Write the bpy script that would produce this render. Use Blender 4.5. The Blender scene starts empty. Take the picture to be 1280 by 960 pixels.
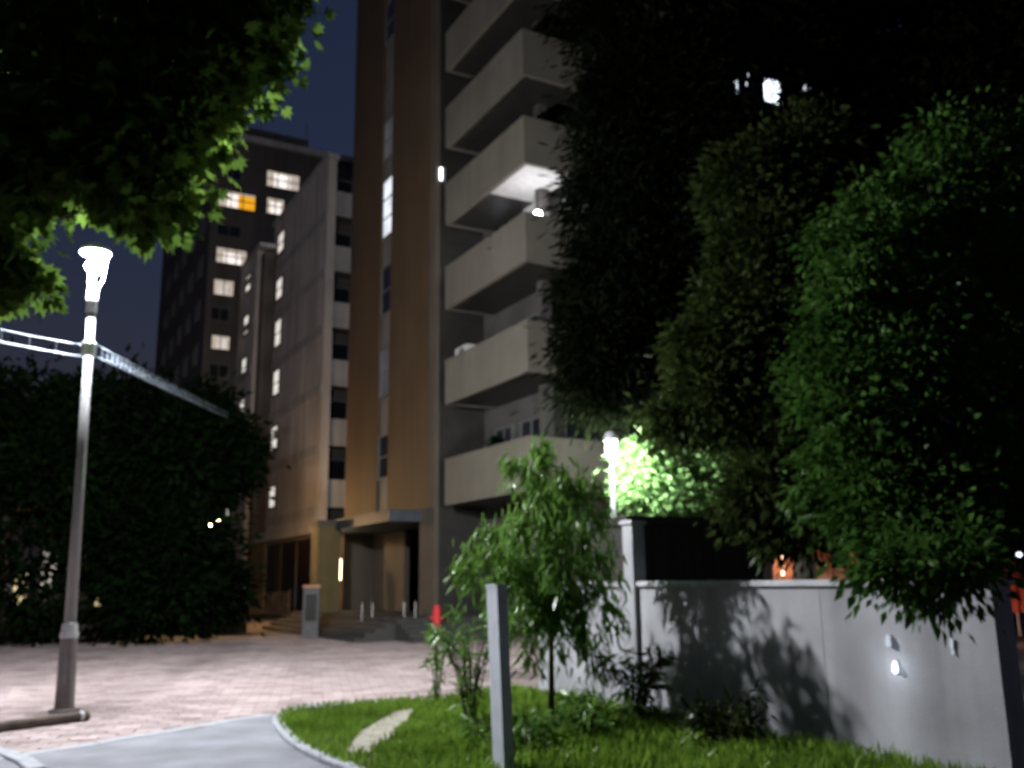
import bpy, math, random
import numpy as np
from mathutils import Vector, Matrix, Euler

random.seed(7); rng = np.random.default_rng(7)
SC = bpy.context.scene
COL = SC.collection
R = math.radians

# ------------------------------------------------------------------ camera
F_PX = 1150.0; PITCH = math.atan(247.0 / F_PX); ROLL = R(0.75); EYE = 1.6
cam_d = bpy.data.cameras.new('camera'); cam = bpy.data.objects.new('camera', cam_d); COL.objects.link(cam)
CM = Matrix.Rotation(R(90) + PITCH, 4, 'X') @ Matrix.Rotation(-ROLL, 4, 'Z')
cam.matrix_world = Matrix.Translation((0, 0, EYE)) @ CM
cam_d.sensor_fit = 'HORIZONTAL'; cam_d.sensor_width = 36.0; cam_d.lens = 36.0 * F_PX / 1280.0
cam_d.clip_start = 0.1; cam_d.clip_end = 3000
cam_d.dof.use_dof = True; cam_d.dof.focus_distance = 1.0; cam_d.dof.aperture_fstop = 7.0   # the shot is slightly out of focus
SC.camera = cam

# ------------------------------------------------------------------ sky, moon, exposure
w = bpy.data.worlds.new('World'); SC.world = w; w.use_nodes = True
nt = w.node_tree; nt.nodes.clear()
sky = nt.nodes.new('ShaderNodeTexSky'); sky.sky_type = 'NISHITA'; sky.sun_disc = False
sky.sun_elevation = R(-1.4); sky.sun_rotation = R(200); sky.air_density = 1.0; sky.dust_density = 0.3; sky.ozone_density = 2.5
bg = nt.nodes.new('ShaderNodeBackground'); bg.inputs[1].default_value = 0.15
out = nt.nodes.new('ShaderNodeOutputWorld')
nt.links.new(sky.outputs[0], bg.inputs[0]); nt.links.new(bg.outputs[0], out.inputs[0])
moon_d = bpy.data.lights.new('moon', 'SUN'); moon_d.energy = 0.006; moon_d.angle = R(0.5); moon_d.color = (.8, .88, 1)
moon = bpy.data.objects.new('moon', moon_d); COL.objects.link(moon); moon.rotation_euler = (R(40), 0, R(20))
SC.view_settings.view_transform = 'Standard'; SC.view_settings.look = 'None'
SC.view_settings.exposure = 0.45; SC.view_settings.gamma = 1.0; SC.view_settings.use_curve_mapping = False

# ------------------------------------------------------------------ geometry helpers
CM3 = CM.to_3x3(); CO = Vector((0, 0, EYE))
def ray(px, py):
    return CM3 @ Vector(((px - 640) / F_PX, -(py - 480) / F_PX, -1))
def gp(px, py, z=0.0):
    d = ray(px, py); t = (z - EYE) / d.z; return CO + d * t
def pd(px, py, Y):
    d = ray(px, py); return CO + d * (Y / d.y)

class MB:
    """collects shapes, then links them as ONE mesh object"""
    def __init__(s): s.v = []; s.f = []; s.smooth = False
    def add(s, vs, fs):
        n = len(s.v); s.v += [tuple(v) for v in vs]; s.f += [tuple(i + n for i in f) for f in fs]; return s
    def box(s, x0, x1, y0, y1, z0, z1, b=0.0):
        if x0 > x1: x0, x1 = x1, x0
        if y0 > y1: y0, y1 = y1, y0
        if b <= 0:
            vs = [(x0,y0,z0),(x1,y0,z0),(x1,y1,z0),(x0,y1,z0),(x0,y0,z1),(x1,y0,z1),(x1,y1,z1),(x0,y1,z1)]
            return s.add(vs, [(3,2,1,0),(4,5,6,7),(0,1,5,4),(1,2,6,5),(2,3,7,6),(3,0,4,7)])
        vs = []
        for z, e in ((z0, 0), (z1 - b, 0), (z1, b)):
            vs += [(x0+e,y0+e,z),(x1-e,y0+e,z),(x1-e,y1-e,z),(x0+e,y1-e,z)]
        fs = [(3,2,1,0),(8,9,10,11)]
        for k in (0, 4):
            for i in range(4):
                j = (i+1) % 4; fs.append((k+i, k+j, k+4+j, k+4+i))
        return s.add(vs, fs)
    def tube(s, pts, rad, n=8, cap=True):
        pts = [Vector(p) for p in pts]; m = len(pts)
        if not hasattr(rad, '__len__'): rad = [rad] * m
        vs = []; fs = []
        for i, p in enumerate(pts):
            t = (pts[min(i+1, m-1)] - pts[max(i-1, 0)]).normalized()
            a = t.cross(Vector((0, 0, 1)))
            if a.length < 0.05: a = t.cross(Vector((0, 1, 0))) if abs(t.y) < .9 else t.cross(Vector((1, 0, 0)))
            a.normalize(); b = t.cross(a)
            for k in range(n):
                q = 2 * math.pi * k / n
                vs.append(p + (a * math.cos(q) + b * math.sin(q)) * rad[i])
        for i in range(m - 1):
            for k in range(n):
                j = (k + 1) % n; fs.append((i*n+k, i*n+j, (i+1)*n+j, (i+1)*n+k))
        if cap: fs += [tuple(range(n-1, -1, -1)), tuple((m-1)*n + k for k in range(n))]
        return s.add(vs, fs)
    def lathe(s, prof, n=16, c=(0, 0, 0)):
        vs = []; fs = []; m = len(prof)
        for r, z in prof:
            for k in range(n):
                q = 2 * math.pi * k / n; vs.append((c[0] + r * math.cos(q), c[1] + r * math.sin(q), c[2] + z))
        for i in range(m - 1):
            for k in range(n):
                j = (k + 1) % n; fs.append((i*n+k, i*n+j, (i+1)*n+j, (i+1)*n+k))
        fs += [tuple(range(n-1, -1, -1)), tuple((m-1)*n + k for k in range(n))]
        return s.add(vs, fs)
    def prism(s, poly, z0, z1):
        n = len(poly)
        vs = [(p[0], p[1], z0) for p in poly] + [(p[0], p[1], z1) for p in poly]
        fs = [tuple(range(n-1, -1, -1)), tuple(range(n, 2*n))]
        for i in range(n):
            j = (i+1) % n; fs.append((i, j, n+j, n+i))
        return s.add(vs, fs)
    def mesh(s, name):
        me = bpy.data.meshes.new(name); me.from_pydata(s.v, [], s.f); me.update()
        if s.smooth:
            for p in me.polygons: p.use_smooth = True
        return me
    def build(s, name, mat, parent=None, loc=None, rz=None, smooth=False):
        s.smooth = smooth
        return obj(name, s.mesh(name), mat, parent, loc, rz)

def obj(name, me, mat=None, parent=None, loc=None, rz=None):
    o = bpy.data.objects.new(name, me); COL.objects.link(o)
    if mat is not None and not me.materials: me.materials.append(mat)
    if parent is not None: o.parent = parent
    if loc is not None: o.location = loc
    if rz is not None: o.rotation_euler = (0, 0, rz)
    return o
def tag(o, label=None, cat=None, group=None, kind=None):
    if label: o['label'] = label
    if cat: o['category'] = cat
    if group: o['group'] = group
    if kind: o['kind'] = kind
    return o
def empty(name, loc, rz=0.0):
    o = bpy.data.objects.new(name, None); COL.objects.link(o); o.location = loc; o.rotation_euler = (0, 0, rz)
    o.empty_display_size = 0.3; return o
def kids(o): return [c for c in bpy.data.objects if c.parent == o]
def copy_tree(o, parent=None):
    c = o.copy(); COL.objects.link(c); c.parent = parent
    for ch in kids(o): copy_tree(ch, c)
    return c

# ------------------------------------------------------------------ materials
def mat_new(name):
    m = bpy.data.materials.new(name); m.use_nodes = True; n = m.node_tree
    return m, n, n.nodes['Principled BSDF']
def surf(name, col, rough=.8, var=.25, scale=3.0, bump=.2, bscale=40, metal=0.0, spec=.3, streak=0.0, col2=None):
    """a plain rough surface with two-scale colour variation, optional rain streaks and fine relief"""
    m, n, b = mat_new(name); L = n.links.new
    tc = n.nodes.new('ShaderNodeTexCoord')
    n1 = n.nodes.new('ShaderNodeTexNoise'); n1.inputs['Scale'].default_value = scale; n1.inputs['Detail'].default_value = 6
    L(tc.outputs['Object'], n1.inputs['Vector'])
    rp = n.nodes.new('ShaderNodeValToRGB')
    lo = tuple(c * (1 - var) for c in col) + (1,); hi = tuple(min(1, c * (1 + var)) for c in col) + (1,)
    if col2: lo = tuple(col2) + (1,)
    rp.color_ramp.elements[0].color = lo; rp.color_ramp.elements[0].position = .3
    rp.color_ramp.elements[1].color = hi; rp.color_ramp.elements[1].position = .7
    L(n1.outputs['Fac'], rp.inputs['Fac'])
    last = rp.outputs['Color']
    if streak > 0:
        mp = n.nodes.new('ShaderNodeMapping'); mp.inputs['Scale'].default_value = (2.2, 2.2, .12)
        n3 = n.nodes.new('ShaderNodeTexNoise'); n3.inputs['Scale'].default_value = 1.0; n3.inputs['Detail'].default_value = 5
        L(tc.outputs['Object'], mp.inputs['Vector']); L(mp.outputs['Vector'], n3.inputs['Vector'])
        r3 = n.nodes.new('ShaderNodeMapRange'); r3.inputs[1].default_value = .35; r3.inputs[2].default_value = .7
        r3.inputs[3].default_value = 1.0; r3.inputs[4].default_value = 1.0 - streak
        L(n3.outputs['Fac'], r3.inputs[0])
        mx = n.nodes.new('ShaderNodeMix'); mx.data_type = 'RGBA'; mx.blend_type = 'MULTIPLY'; mx.inputs['Factor'].default_value = 1
        L(last, mx.inputs['A']); L(r3.outputs[0], mx.inputs['B']); last = mx.outputs['Result']
    L(last, b.inputs['Base Color'])
    b.inputs['Roughness'].default_value = rough; b.inputs['Metallic'].default_value = metal
    b.inputs['Specular IOR Level'].default_value = spec
    if bump > 0:
        n2 = n.nodes.new('ShaderNodeTexNoise'); n2.inputs['Scale'].default_value = bscale; n2.inputs['Detail'].default_value = 4
        L(tc.outputs['Object'], n2.inputs['Vector'])
        bp = n.nodes.new('ShaderNodeBump'); bp.inputs['Strength'].default_value = bump; bp.inputs['Distance'].default_value = .01
        L(n2.outputs['Fac'], bp.inputs['Height']); L(bp.outputs[0], b.inputs['Normal'])
    return m
def emit(name, col, strength, var=0.0, scale=4.0, body=(.02, .02, .02)):
    m, n, b = mat_new(name); L = n.links.new
    b.inputs['Base Color'].default_value = (*body, 1); b.inputs['Roughness'].default_value = .3
    b.inputs['Emission Strength'].default_value = strength
    if var > 0:
        tc = n.nodes.new('ShaderNodeTexCoord'); nz = n.nodes.new('ShaderNodeTexNoise')
        nz.inputs['Scale'].default_value = scale; nz.inputs['Detail'].default_value = 3
        L(tc.outputs['Object'], nz.inputs['Vector'])
        rp = n.nodes.new('ShaderNodeValToRGB')
        rp.color_ramp.elements[0].color = tuple(c * (1 - var) for c in col) + (1,); rp.color_ramp.elements[0].position = .35
        rp.color_ramp.elements[1].color = (*col, 1); rp.color_ramp.elements[1].position = .6
        L(nz.outputs['Fac'], rp.inputs['Fac']); L(rp.outputs['Color'], b.inputs['Emission Color'])
    else:
        b.inputs['Emission Color'].default_value = (*col, 1)
    return m
def leaf_mat(name, dark, light, trans=.3, gloss=.12):
    m = bpy.data.materials.new(name); m.use_nodes = True; n = m.node_tree; n.nodes.clear(); L = n.links.new
    at = n.nodes.new('ShaderNodeAttribute'); at.attribute_name = 'tint'
    rp = n.nodes.new('ShaderNodeValToRGB'); rp.color_ramp.elements[0].color = (*dark, 1); rp.color_ramp.elements[1].color = (*light, 1)
    L(at.outputs['Fac'], rp.inputs['Fac'])
    df = n.nodes.new('ShaderNodeBsdfDiffuse'); tr = n.nodes.new('ShaderNodeBsdfTranslucent'); gl = n.nodes.new('ShaderNodeBsdfGlossy')
    gl.inputs['Roughness'].default_value = .38; gl.inputs['Color'].default_value = (.8, .85, .8, 1)
    L(rp.outputs[0], df.inputs[0]); L(rp.outputs[0], tr.inputs[0])
    m1 = n.nodes.new('ShaderNodeMixShader'); m1.inputs[0].default_value = trans; L(df.outputs[0], m1.inputs[1]); L(tr.outputs[0], m1.inputs[2])
    lw = n.nodes.new('ShaderNodeFresnel'); lw.inputs[0].default_value = 1.4
    mu = n.nodes.new('ShaderNodeMath'); mu.operation = 'MULTIPLY'; mu.inputs[1].default_value = gloss * 3; L(lw.outputs[0], mu.inputs[0])
    m2 = n.nodes.new('ShaderNodeMixShader'); L(mu.outputs[0], m2.inputs[0]); L(m1.outputs[0], m2.inputs[1]); L(gl.outputs[0], m2.inputs[2])
    o = n.nodes.new('ShaderNodeOutputMaterial'); L(m2.outputs[0], o.inputs[0]); return m
def paver_mat(name, lo, hi):
    m, n, b = mat_new(name); L = n.links.new
    at = n.nodes.new('ShaderNodeAttribute'); at.attribute_name = 'tint'
    rp = n.nodes.new('ShaderNodeValToRGB'); rp.color_ramp.elements[0].color = (*lo, 1); rp.color_ramp.elements[1].color = (*hi, 1)
    L(at.outputs['Fac'], rp.inputs['Fac'])
    tc = n.nodes.new('ShaderNodeTexCoord'); nz = n.nodes.new('ShaderNodeTexNoise'); nz.inputs['Scale'].default_value = .7; nz.inputs['Detail'].default_value = 7
    L(tc.outputs['Object'], nz.inputs['Vector'])
    mr = n.nodes.new('ShaderNodeMapRange'); mr.inputs[1].default_value = .3; mr.inputs[2].default_value = .7; mr.inputs[3].default_value = .72; mr.inputs[4].default_value = 1.1
    L(nz.outputs['Fac'], mr.inputs[0])
    mx = n.nodes.new('ShaderNodeMix'); mx.data_type = 'RGBA'; mx.blend_type = 'MULTIPLY'; mx.inputs['Factor'].default_value = 1
    L(rp.outputs[0], mx.inputs['A']); L(mr.outputs[0], mx.inputs['B']); L(mx.outputs['Result'], b.inputs['Base Color'])
    b.inputs['Roughness'].default_value = .75; b.inputs['Specular IOR Level'].default_value = .25
    return m

M = {}
M['asphalt'] = surf('asphalt', (.05, .05, .055), .85, .3, 1.5, .5, 90)
M['road'] = surf('road_concrete', (.165, .17, .192), .8, .26, 1.7, .9, 70)
M['paver'] = paver_mat('pink_paver', (.235, .18, .178), (.40, .325, .322))
M['joint'] = surf('paver_joint', (.20, .158, .156), .9, .3, 4, .4, 60)
M['kerb'] = surf('kerb_concrete', (.29, .30, .33), .8, .2, 4, .4, 60)
M['soil'] = surf('soil', (.05, .045, .028), .95, .4, 5, .8, 30)
M['bare'] = surf('bare_sandy_soil', (.24, .22, .18), .95, .25, 5, .8, 35)
M['wall'] = surf('wall_render', (.36, .36, .385), .65, .2, 1.6, .5, 60, streak=.38)
M['coping'] = surf('wall_coping', (.40, .40, .42), .7, .2, 3, .3, 60)
M['tower'] = surf('brown_cladding', (.088, .056, .030), .7, .14, .5, .25, 30, streak=.14)
M['tower_edge'] = surf('taupe_render', (.095, .078, .06), .8, .14, .6, .25, 30, streak=.2)
M['slot'] = surf('slot_infill', (.15, .14, .13), .7, .2, 1, .2, 30)
M['balcony'] = surf('balcony_concrete', (.145, .131, .106), .85, .12, .8, .3, 40, streak=.12)
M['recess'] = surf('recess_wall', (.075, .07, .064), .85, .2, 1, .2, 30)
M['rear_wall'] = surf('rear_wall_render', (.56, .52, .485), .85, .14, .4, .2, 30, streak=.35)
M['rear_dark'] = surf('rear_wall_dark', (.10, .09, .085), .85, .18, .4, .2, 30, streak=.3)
M['rear_band'] = surf('rear_concrete_band', (.42, .41, .40), .85, .14, .8, .2, 30, streak=.3)
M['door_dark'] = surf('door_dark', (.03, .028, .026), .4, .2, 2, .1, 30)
M['canopy'] = surf('canopy_slate', (.05, .055, .065), .6, .2, 2, .2, 30)
M['ochre'] = surf('ochre_render', (.14, .10, .042), .8, .15, 2, .2, 30, streak=.2)
M['terrace'] = surf('terrace_stone', (.045, .043, .042), .75, .2, 2, .4, 50)
M['grey_metal'] = surf('painted_grey_metal', (.17, .17, .175), .45, .1, 8, .15, 60, spec=.5)
M['taupe_metal'] = surf('painted_taupe_metal', (.19, .165, .165), .55, .2, 6, .2, 60)
M['pale_metal'] = surf('galvanised_metal', (.55, .56, .60), .4, .12, 10, .1, 60, metal=.4)
M['steel'] = surf('stainless', (.6, .6, .6), .25, .1, 10, .05, 60, metal=1)
M['sheath'] = surf('pale_cable_sheath', (.22, .26, .31), .6, .1, 10, 0)
M['red'] = surf('red_paint', (.62, .035, .045), .45, .12, 8, .1, 40, spec=.5)
M['post'] = surf('post_paint', (.36, .38, .42), .6, .15, 6, .2, 60)
M['pillar'] = surf('pillar_grey', (.10, .096, .10), .7, .2, 6, .2, 60)
M['post_dark'] = surf('post_timber', (.05, .05, .05), .8, .2, 6, .2, 60)
M['timber'] = surf('weathered_timber', (.085, .065, .055), .85, .35, 6, .5, 30)
M['frame'] = surf('window_frame', (.12, .12, .12), .5, .1, 8, 0)
M['frame_pale'] = surf('window_frame_pale', (.55, .54, .52), .5, .1, 8, 0)
M['bark'] = surf('bark', (.055, .042, .032), .9, .4, 6, .9, 22)
M['shed'] = surf('shed_board', (.032, .03, .028), .7, .2, 2, .3, 30)
M['brick_far'] = surf('orange_brick', (.42, .20, .12), .85, .25, 5, .4, 30)
M['parasol'] = surf('red_canvas', (.42, .10, .075), .85, .2, 4, .3, 40)
M['glass_dark'] = surf('dark_glass', (.012, .014, .018), .08, .1, 2, 0, spec=.6)
M['pane_white'] = emit('lit_pane_white', (1.0, .90, .84), .95, .3, 1.6)
M['pane_white2'] = emit('lit_pane_soft', (1.0, .90, .80), .55, .35, 1.3)
M['pane_cool'] = emit('lit_pane_cool', (.86, .91, 1.0), .85, .25, 1.4)
M['pane_grey'] = emit('lit_pane_dim', (.80, .82, .86), .055, .4, 1.0)
M['curtain'] = emit('lit_curtain', (1.0, .84, .68), .34, .4, 5, (.5, .45, .4))
M['pane_grey2'] = emit('dim_bluish_glint', (.72, .80, .95), .55)
M['pane_yellow'] = emit('lit_pane_amber', (.95, .42, .012), .75, .25, 1.6)
M['pane_warm'] = emit('lit_pane_warm', (1.0, .78, .42), .8, .5, 2.0)
M['pane_stair'] = emit('lit_pane_stair', (1.0, .93, .84), .62, .25, .8)
M['bulb'] = emit('bulb_white', (.95, .97, 1.0), 11000)
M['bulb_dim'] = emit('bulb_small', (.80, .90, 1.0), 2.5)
M['bulb_warm'] = emit('bulb_warm', (1.0, .60, .25), 620)
M['bulb_orange'] = emit('bulb_orange', (1.0, .55, .35), 5)
M['leaf_near'] = leaf_mat('plane_leaf', (.022, .044, .008), (.085, .15, .024), .42, .0)
M['leaf_young'] = leaf_mat('young_leaf', (.035, .085, .016), (.13, .25, .045), .40, .02)
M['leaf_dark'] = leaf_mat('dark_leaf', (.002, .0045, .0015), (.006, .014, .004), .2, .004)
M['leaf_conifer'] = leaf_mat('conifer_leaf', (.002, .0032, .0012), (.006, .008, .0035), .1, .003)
M['leaf_mid'] = leaf_mat('mid_leaf', (.014, .040, .007), (.055, .12, .022), .3, .006)
M['leaf_olive'] = leaf_mat('olive_leaf', (.009, .015, .004), (.027, .040, .010), .25, .006)
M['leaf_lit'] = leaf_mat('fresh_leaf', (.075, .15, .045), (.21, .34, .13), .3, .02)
M['grass'] = leaf_mat('grass_blade', (.075, .14, .016), (.22, .36, .05), .35, .008)

# ------------------------------------------------------------------ leaves and trees
T_OVAL = (np.array([(0, 0, 0), (.38, .24, .05), (1, 0, -.08), (.38, -.24, .05)]), [(0, 1, 2), (0, 2, 3)])
T_LANCE = (np.array([(0, 0, 0), (.25, .085, .01), (.25, -.085, .01), (.62, .075, -.03), (.62, -.075, -.03), (1, 0, -.12)]),
           [(0, 2, 1), (1, 2, 4), (1, 4, 3), (3, 4, 5)])
def _star():
    pts = [(0.02, 0, 0)]
    ang = [-150, -115, -80, -62, -38, -20, 0, 20, 38, 62, 80, 115, 150]
    rad = [.30, .34, .56, .36, .62, .40, .74, .40, .62, .36, .56, .34, .30]
    for a, r in zip(ang, rad):
        pts.append((.3 + r * math.cos(R(a)), r * math.sin(R(a)), -.12 * r * r + .05 * (r < .45)))
    pts[0] = (.3, 0, .03)
    return np.array(pts), [(0, i, i + 1) for i in range(1, 13)]
T_STAR = _star()
T_NEEDLE = (np.array([(0, -.06, 0), (0, .06, 0), (.6, .11, -.02), (1, 0, -.06), (.6, -.11, -.02)]), [(0, 1, 2), (0, 2, 4), (2, 3, 4)])

def leaves(name, pos, axis, size, tint, tmpl, mat, parent=None):
    T, fs = tmpl; N = len(pos); K = len(T)
    a = axis / (np.linalg.norm(axis, axis=1, keepdims=True) + 1e-9)
    r = rng.normal(size=(N, 3)); r[:, 2] += .7
    s = np.cross(a, r); s /= (np.linalg.norm(s, axis=1, keepdims=True) + 1e-9)
    n = np.cross(s, a)
    sz = size[:, None, None]
    v = pos[:, None, :] + sz * (a[:, None, :] * T[None, :, 0:1] + s[:, None, :] * T[None, :, 1:2] + n[:, None, :] * T[None, :, 2:3])
    fa = np.array(fs); nf = len(fa)
    idx = (np.arange(N)[:, None, None] * K + fa[None]).reshape(-1)
    me = bpy.data.meshes.new(name)
    me.vertices.add(N * K); me.vertices.foreach_set('co', v.reshape(-1).astype(np.float32))
    me.loops.add(len(idx)); me.loops.foreach_set('vertex_index', idx.astype(np.int32))
    me.polygons.add(N * nf); me.polygons.foreach_set('loop_start', np.arange(0, 3 * N * nf, 3, dtype=np.int32))
    me.polygons.foreach_set('loop_total', np.full(N * nf, 3, dtype=np.int32))
    at = me.attributes.new('tint', 'FLOAT', 'POINT'); at.data.foreach_set('value', np.repeat(tint, K).astype(np.float32))
    me.update(calc_edges=True); me.validate()
    return obj(name, me, mat, parent)

def clump_points(lobes, per_clump, spread, fill=.55):
    """leaf positions gathered in clumps spread through ellipsoid lobes; returns pos, outward dir, tint"""
    P = []; D = []; Tn = []
    for c, rad, nc in lobes:
        c = np.array(c); rad = np.array(rad if hasattr(rad, '__len__') else (rad,) * 3)
        d = rng.normal(size=(nc, 3)); d /= np.linalg.norm(d, axis=1, keepdims=True)
        rr = fill + (1.05 - fill) * rng.random((nc, 1)) ** .6
        cc = c + d * rad * rr
        base = rng.random(nc) * .7
        k = per_clump
        off = rng.normal(size=(nc, k, 3)) * spread * (.6 + .8 * rng.random((nc, 1, 1)))
        off[:, :, 2] *= .75
        P.append((cc[:, None, :] + off).reshape(-1, 3))
        D.append((d[:, None, :] * .8 + off / (spread + 1e-6) * .5 + rng.normal(size=(nc, k, 3)) * .5).reshape(-1, 3))
        Tn.append((base[:, None] + .3 * rng.random((nc, k))).reshape(-1))
    return np.concatenate(P), np.concatenate(D), np.clip(np.concatenate(Tn), 0, 1)

def limbs(mb, base, top, r0, targets, n=9, jitter=.12):
    """tapered trunk plus a bent limb to each target"""
    base = Vector(base); top = Vector(top); H = (top - base).length
    pts = []; rs = []
    for i in range(7):
        t = i / 6; p = base.lerp(top, t)
        if 0 < i < 6: p += Vector((random.uniform(-1, 1), random.uniform(-1, 1), 0)) * jitter * min(1, H / 5)
        pts.append(p); rs.append(r0 * (1 - .75 * t) * (1.35 if i == 0 else 1))
    mb.tube(pts, rs, n)
    for tg in targets:
        tg = Vector(tg); t = max(.25, min(.92, (tg.z - base.z) / max(.1, (top.z - base.z)) * .75))
        k = t * 6; i = min(5, int(k)); st = pts[i].lerp(pts[i+1], k - i); r = r0 * (1 - .75 * t) * .55
        mid = st.lerp(tg, .5) + Vector((random.uniform(-.2, .2), random.uniform(-.2, .2), .08 * (tg - st).length))
        mb.tube([st, st.lerp(mid, .5) + Vector((0, 0, .03)), mid, tg], [r, r * .8, r * .55, r * .2], 6)

GAPD = tuple(ray(965, 113).normalized())      # thin spots run right through a crown, rising away from the plaza
def tree(name, label, base, top, r0, lobes, per, spread, size, tmpl, lmat, droop=0.0, group=None, fill=.55, cat='tree', tvar=.35, gaps=(), clear=()):
    root = empty(name, base); tag(root, label, cat, group)
    b = Vector(base)
    mb = MB(); limbs(mb, (0, 0, 0), Vector(top) - b, r0, [Vector(c) - b for c, r, nn in lobes])
    mb.build('trunk', M['bark'], root, smooth=True)
    pos, dr, ti = clump_points([(tuple(Vector(c) - b), r, nn) for c, r, nn in lobes], per, spread, fill)
    for gc, gr, *gd in gaps:      # thin spots in the crown
        keep = (np.linalg.norm(np.cross(pos + np.array(b) - np.array(gc), np.array(gd[0] if gd else GAPD)), axis=1) > gr * (.75 + .35 * rng.random(len(pos)))) | (rng.random(len(pos)) < .035)
        pos, dr, ti = pos[keep], dr[keep], ti[keep]
    for gc, gr in clear:      # twigs cut back round the lamp head
        keep = np.linalg.norm((pos + np.array(b) - np.array(gc)) * np.array((1, .25, 1)), axis=1) > gr * (.8 + .3 * rng.random(len(pos)))
        pos, dr, ti = pos[keep], dr[keep], ti[keep]
    dr[:, 2] -= droop
    sz = size * (1 - tvar + 2 * tvar * rng.random(len(pos)))
    leaves('crown', pos, dr, sz, ti, tmpl, lmat, root)
    return root

# ------------------------------------------------------------------ the building frame (u to the right and away, v to the left and away)
HEAD = math.atan(640.0 / F_PX)
U = Vector((math.cos(HEAD), math.sin(HEAD), 0)); V = Vector((-math.sin(HEAD), math.cos(HEAD), 0))
P0 = pd(548, 700, 28.5); P0.z = 0
def loc_uv(p): q = p - P0; return q.dot(U), q.dot(V), p.z
def W(u, v, z=0.0): return P0 + U * u + V * v + Vector((0, 0, z))
def on_u(px, py, u):
    d = ray(px, py); o = CO - P0; t = (u - o.dot(U)) / d.dot(U); p = CO + d * t; return (p - P0).dot(V), p.z
def on_v(px, py, v):
    d = ray(px, py); o = CO - P0; t = (v - o.dot(V)) / d.dot(V); p = CO + d * t; return (p - P0).dot(U), p.z

# ------------------------------------------------------------------ ground
g = MB().box(-400, 400, -60, 900, -.5, -.012).build('ground', M['asphalt']); tag(g, kind='structure')

def poly_px(pts): return [tuple(gp(x, y).xy) for x, y in pts]
seam = poly_px([(640, 866), (530, 879), (430, 884), (362, 889), (340, 893), (262, 905), (180, 919), (90, 934), (0, 947), (-120, 966)])
plaza_poly = [(-30, seam[-1][1] - 1.0)] + seam[::-1]
vfar_ = -7.0
wall_far = loc_uv(gp(688, 872)); WU = wall_far[0]; WV1 = wall_far[1] + .3
WV0 = on_u(1246, 800, WU)[0]
plaza_poly += [tuple(W(WU - .1, WV1 - .4).xy), tuple(W(2.4, vfar_).xy), tuple(W(2.4, 2).xy), tuple(W(-3.0, 30).xy), (-30, 36)]
pl = MB().prism(plaza_poly, -.2, -.006).build('plaza', M['joint']); tag(pl, kind='structure')
def inside(p, poly):
    c = False; n = len(poly)
    for i in range(n):
        x0, y0 = poly[i]; x1, y1 = poly[i-1]
        if (y0 > p[1]) != (y1 > p[1]) and p[0] < (x1 - x0) * (p[1] - y0) / (y1 - y0) + x0: c = not c
    return c
def pavers():
    px, py = .30, .20; vs = []; fs = []; ti = []
    ca, sa = math.cos(R(12)), math.sin(R(12))
    for j in range(-60, 215):
        for i in range(-110, 80):
            a = (i + .5 * (j % 2)) * px; b = j * py
            c = (a * ca - b * sa, 8 + a * sa + b * ca)
            if c[1] > 31 or c[1] < 6 or abs(c[0]) > .62 * c[1] + 1 or not inside(c, plaza_poly): continue
            hx, hy = px / 2 - .006, py / 2 - .006; z = .004 + random.uniform(-.003, .003); e = .008
            n = len(vs)
            for (dx, dy, zz) in ((-hx,-hy,-.012),(hx,-hy,-.012),(hx,hy,-.012),(-hx,hy,-.012),(-hx+e,-hy+e,z),(hx-e,-hy+e,z+random.uniform(-.002,.002)),(hx-e,hy-e,z),(-hx+e,hy-e,z)):
                vs.append((c[0] + dx * ca - dy * sa, c[1] + dx * sa + dy * ca, zz))
            fs += [(n+4,n+5,n+6,n+7),(n,n+1,n+5,n+4),(n+1,n+2,n+6,n+5),(n+2,n+3,n+7,n+6),(n+3,n,n+4,n+7)]
            t = random.random(); ti += [t] * 8
    me = bpy.data.meshes.new('paver_field'); me.from_pydata(vs, [], fs)
    at = me.attributes.new('tint', 'FLOAT', 'POINT'); at.data.foreach_set('value', np.array(ti, dtype=np.float32)); me.update()
    o = obj('paver_field', me, M['paver'], pl); tag(o, kind='stuff')
pavers()

bed = poly_px([(352, 896), (366, 889), (430, 884), (530, 879), (640, 866)])
bed += [tuple(W(WU - .1, WV1 - .5).xy), tuple(W(WU - .1, WV0 - 3).xy)]
bed_front = poly_px([(640, 1060), (520, 1000), (440, 966), (396, 948), (368, 932), (352, 915), (346, 904)])
bed += bed_front
road_poly = [(-30, seam[-1][1] - 1.0)] + seam[::-1][:6] + bed_front[::-1] + [tuple(W(WU - .1, WV0 - 3).xy), (6, -12), (-30, -12)]
rd = MB().prism(road_poly, -.2, -.002).build('road', M['road']); tag(rd, kind='structure')
gb = MB().prism(bed, -.2, .03).build('grass_bed_soil', M['soil']); tag(gb, kind='structure')

# kerb stones round the nose of the bed and along the plaza seam
kroot = MB().box(0, .01, 0, .01, -.3, -.29).build('kerb', M['kerb']); tag(kroot, kind='structure')
def stones(line, width, z0, z1, seg=.6, name='kerb_stone'):
    line = [Vector((p[0], p[1], 0)) for p in line]; out_ = [line[0]]; acc = 0
    for a, b in zip(line, line[1:]):
        L = (b - a).length; t = seg - acc
        while t <= L:
            out_.append(a.lerp(b, t / L)); t += seg
        acc = L - (t - seg)
    for a, b in zip(out_, out_[1:]):
        d = (b - a); L = d.length; s_ = Vector((-d.y, d.x, 0)).normalized()
        mb = MB(); gp_ = .005; w2 = width / 2; e = .012
        mb.box(-L/2 + gp_, L/2 - gp_, -w2, w2, z0, z1 + random.uniform(-.004, .004), e)
        o = mb.build(name, M['kerb'], kroot, loc=(a + b) / 2, rz=math.atan2(d.y, d.x))
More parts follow.
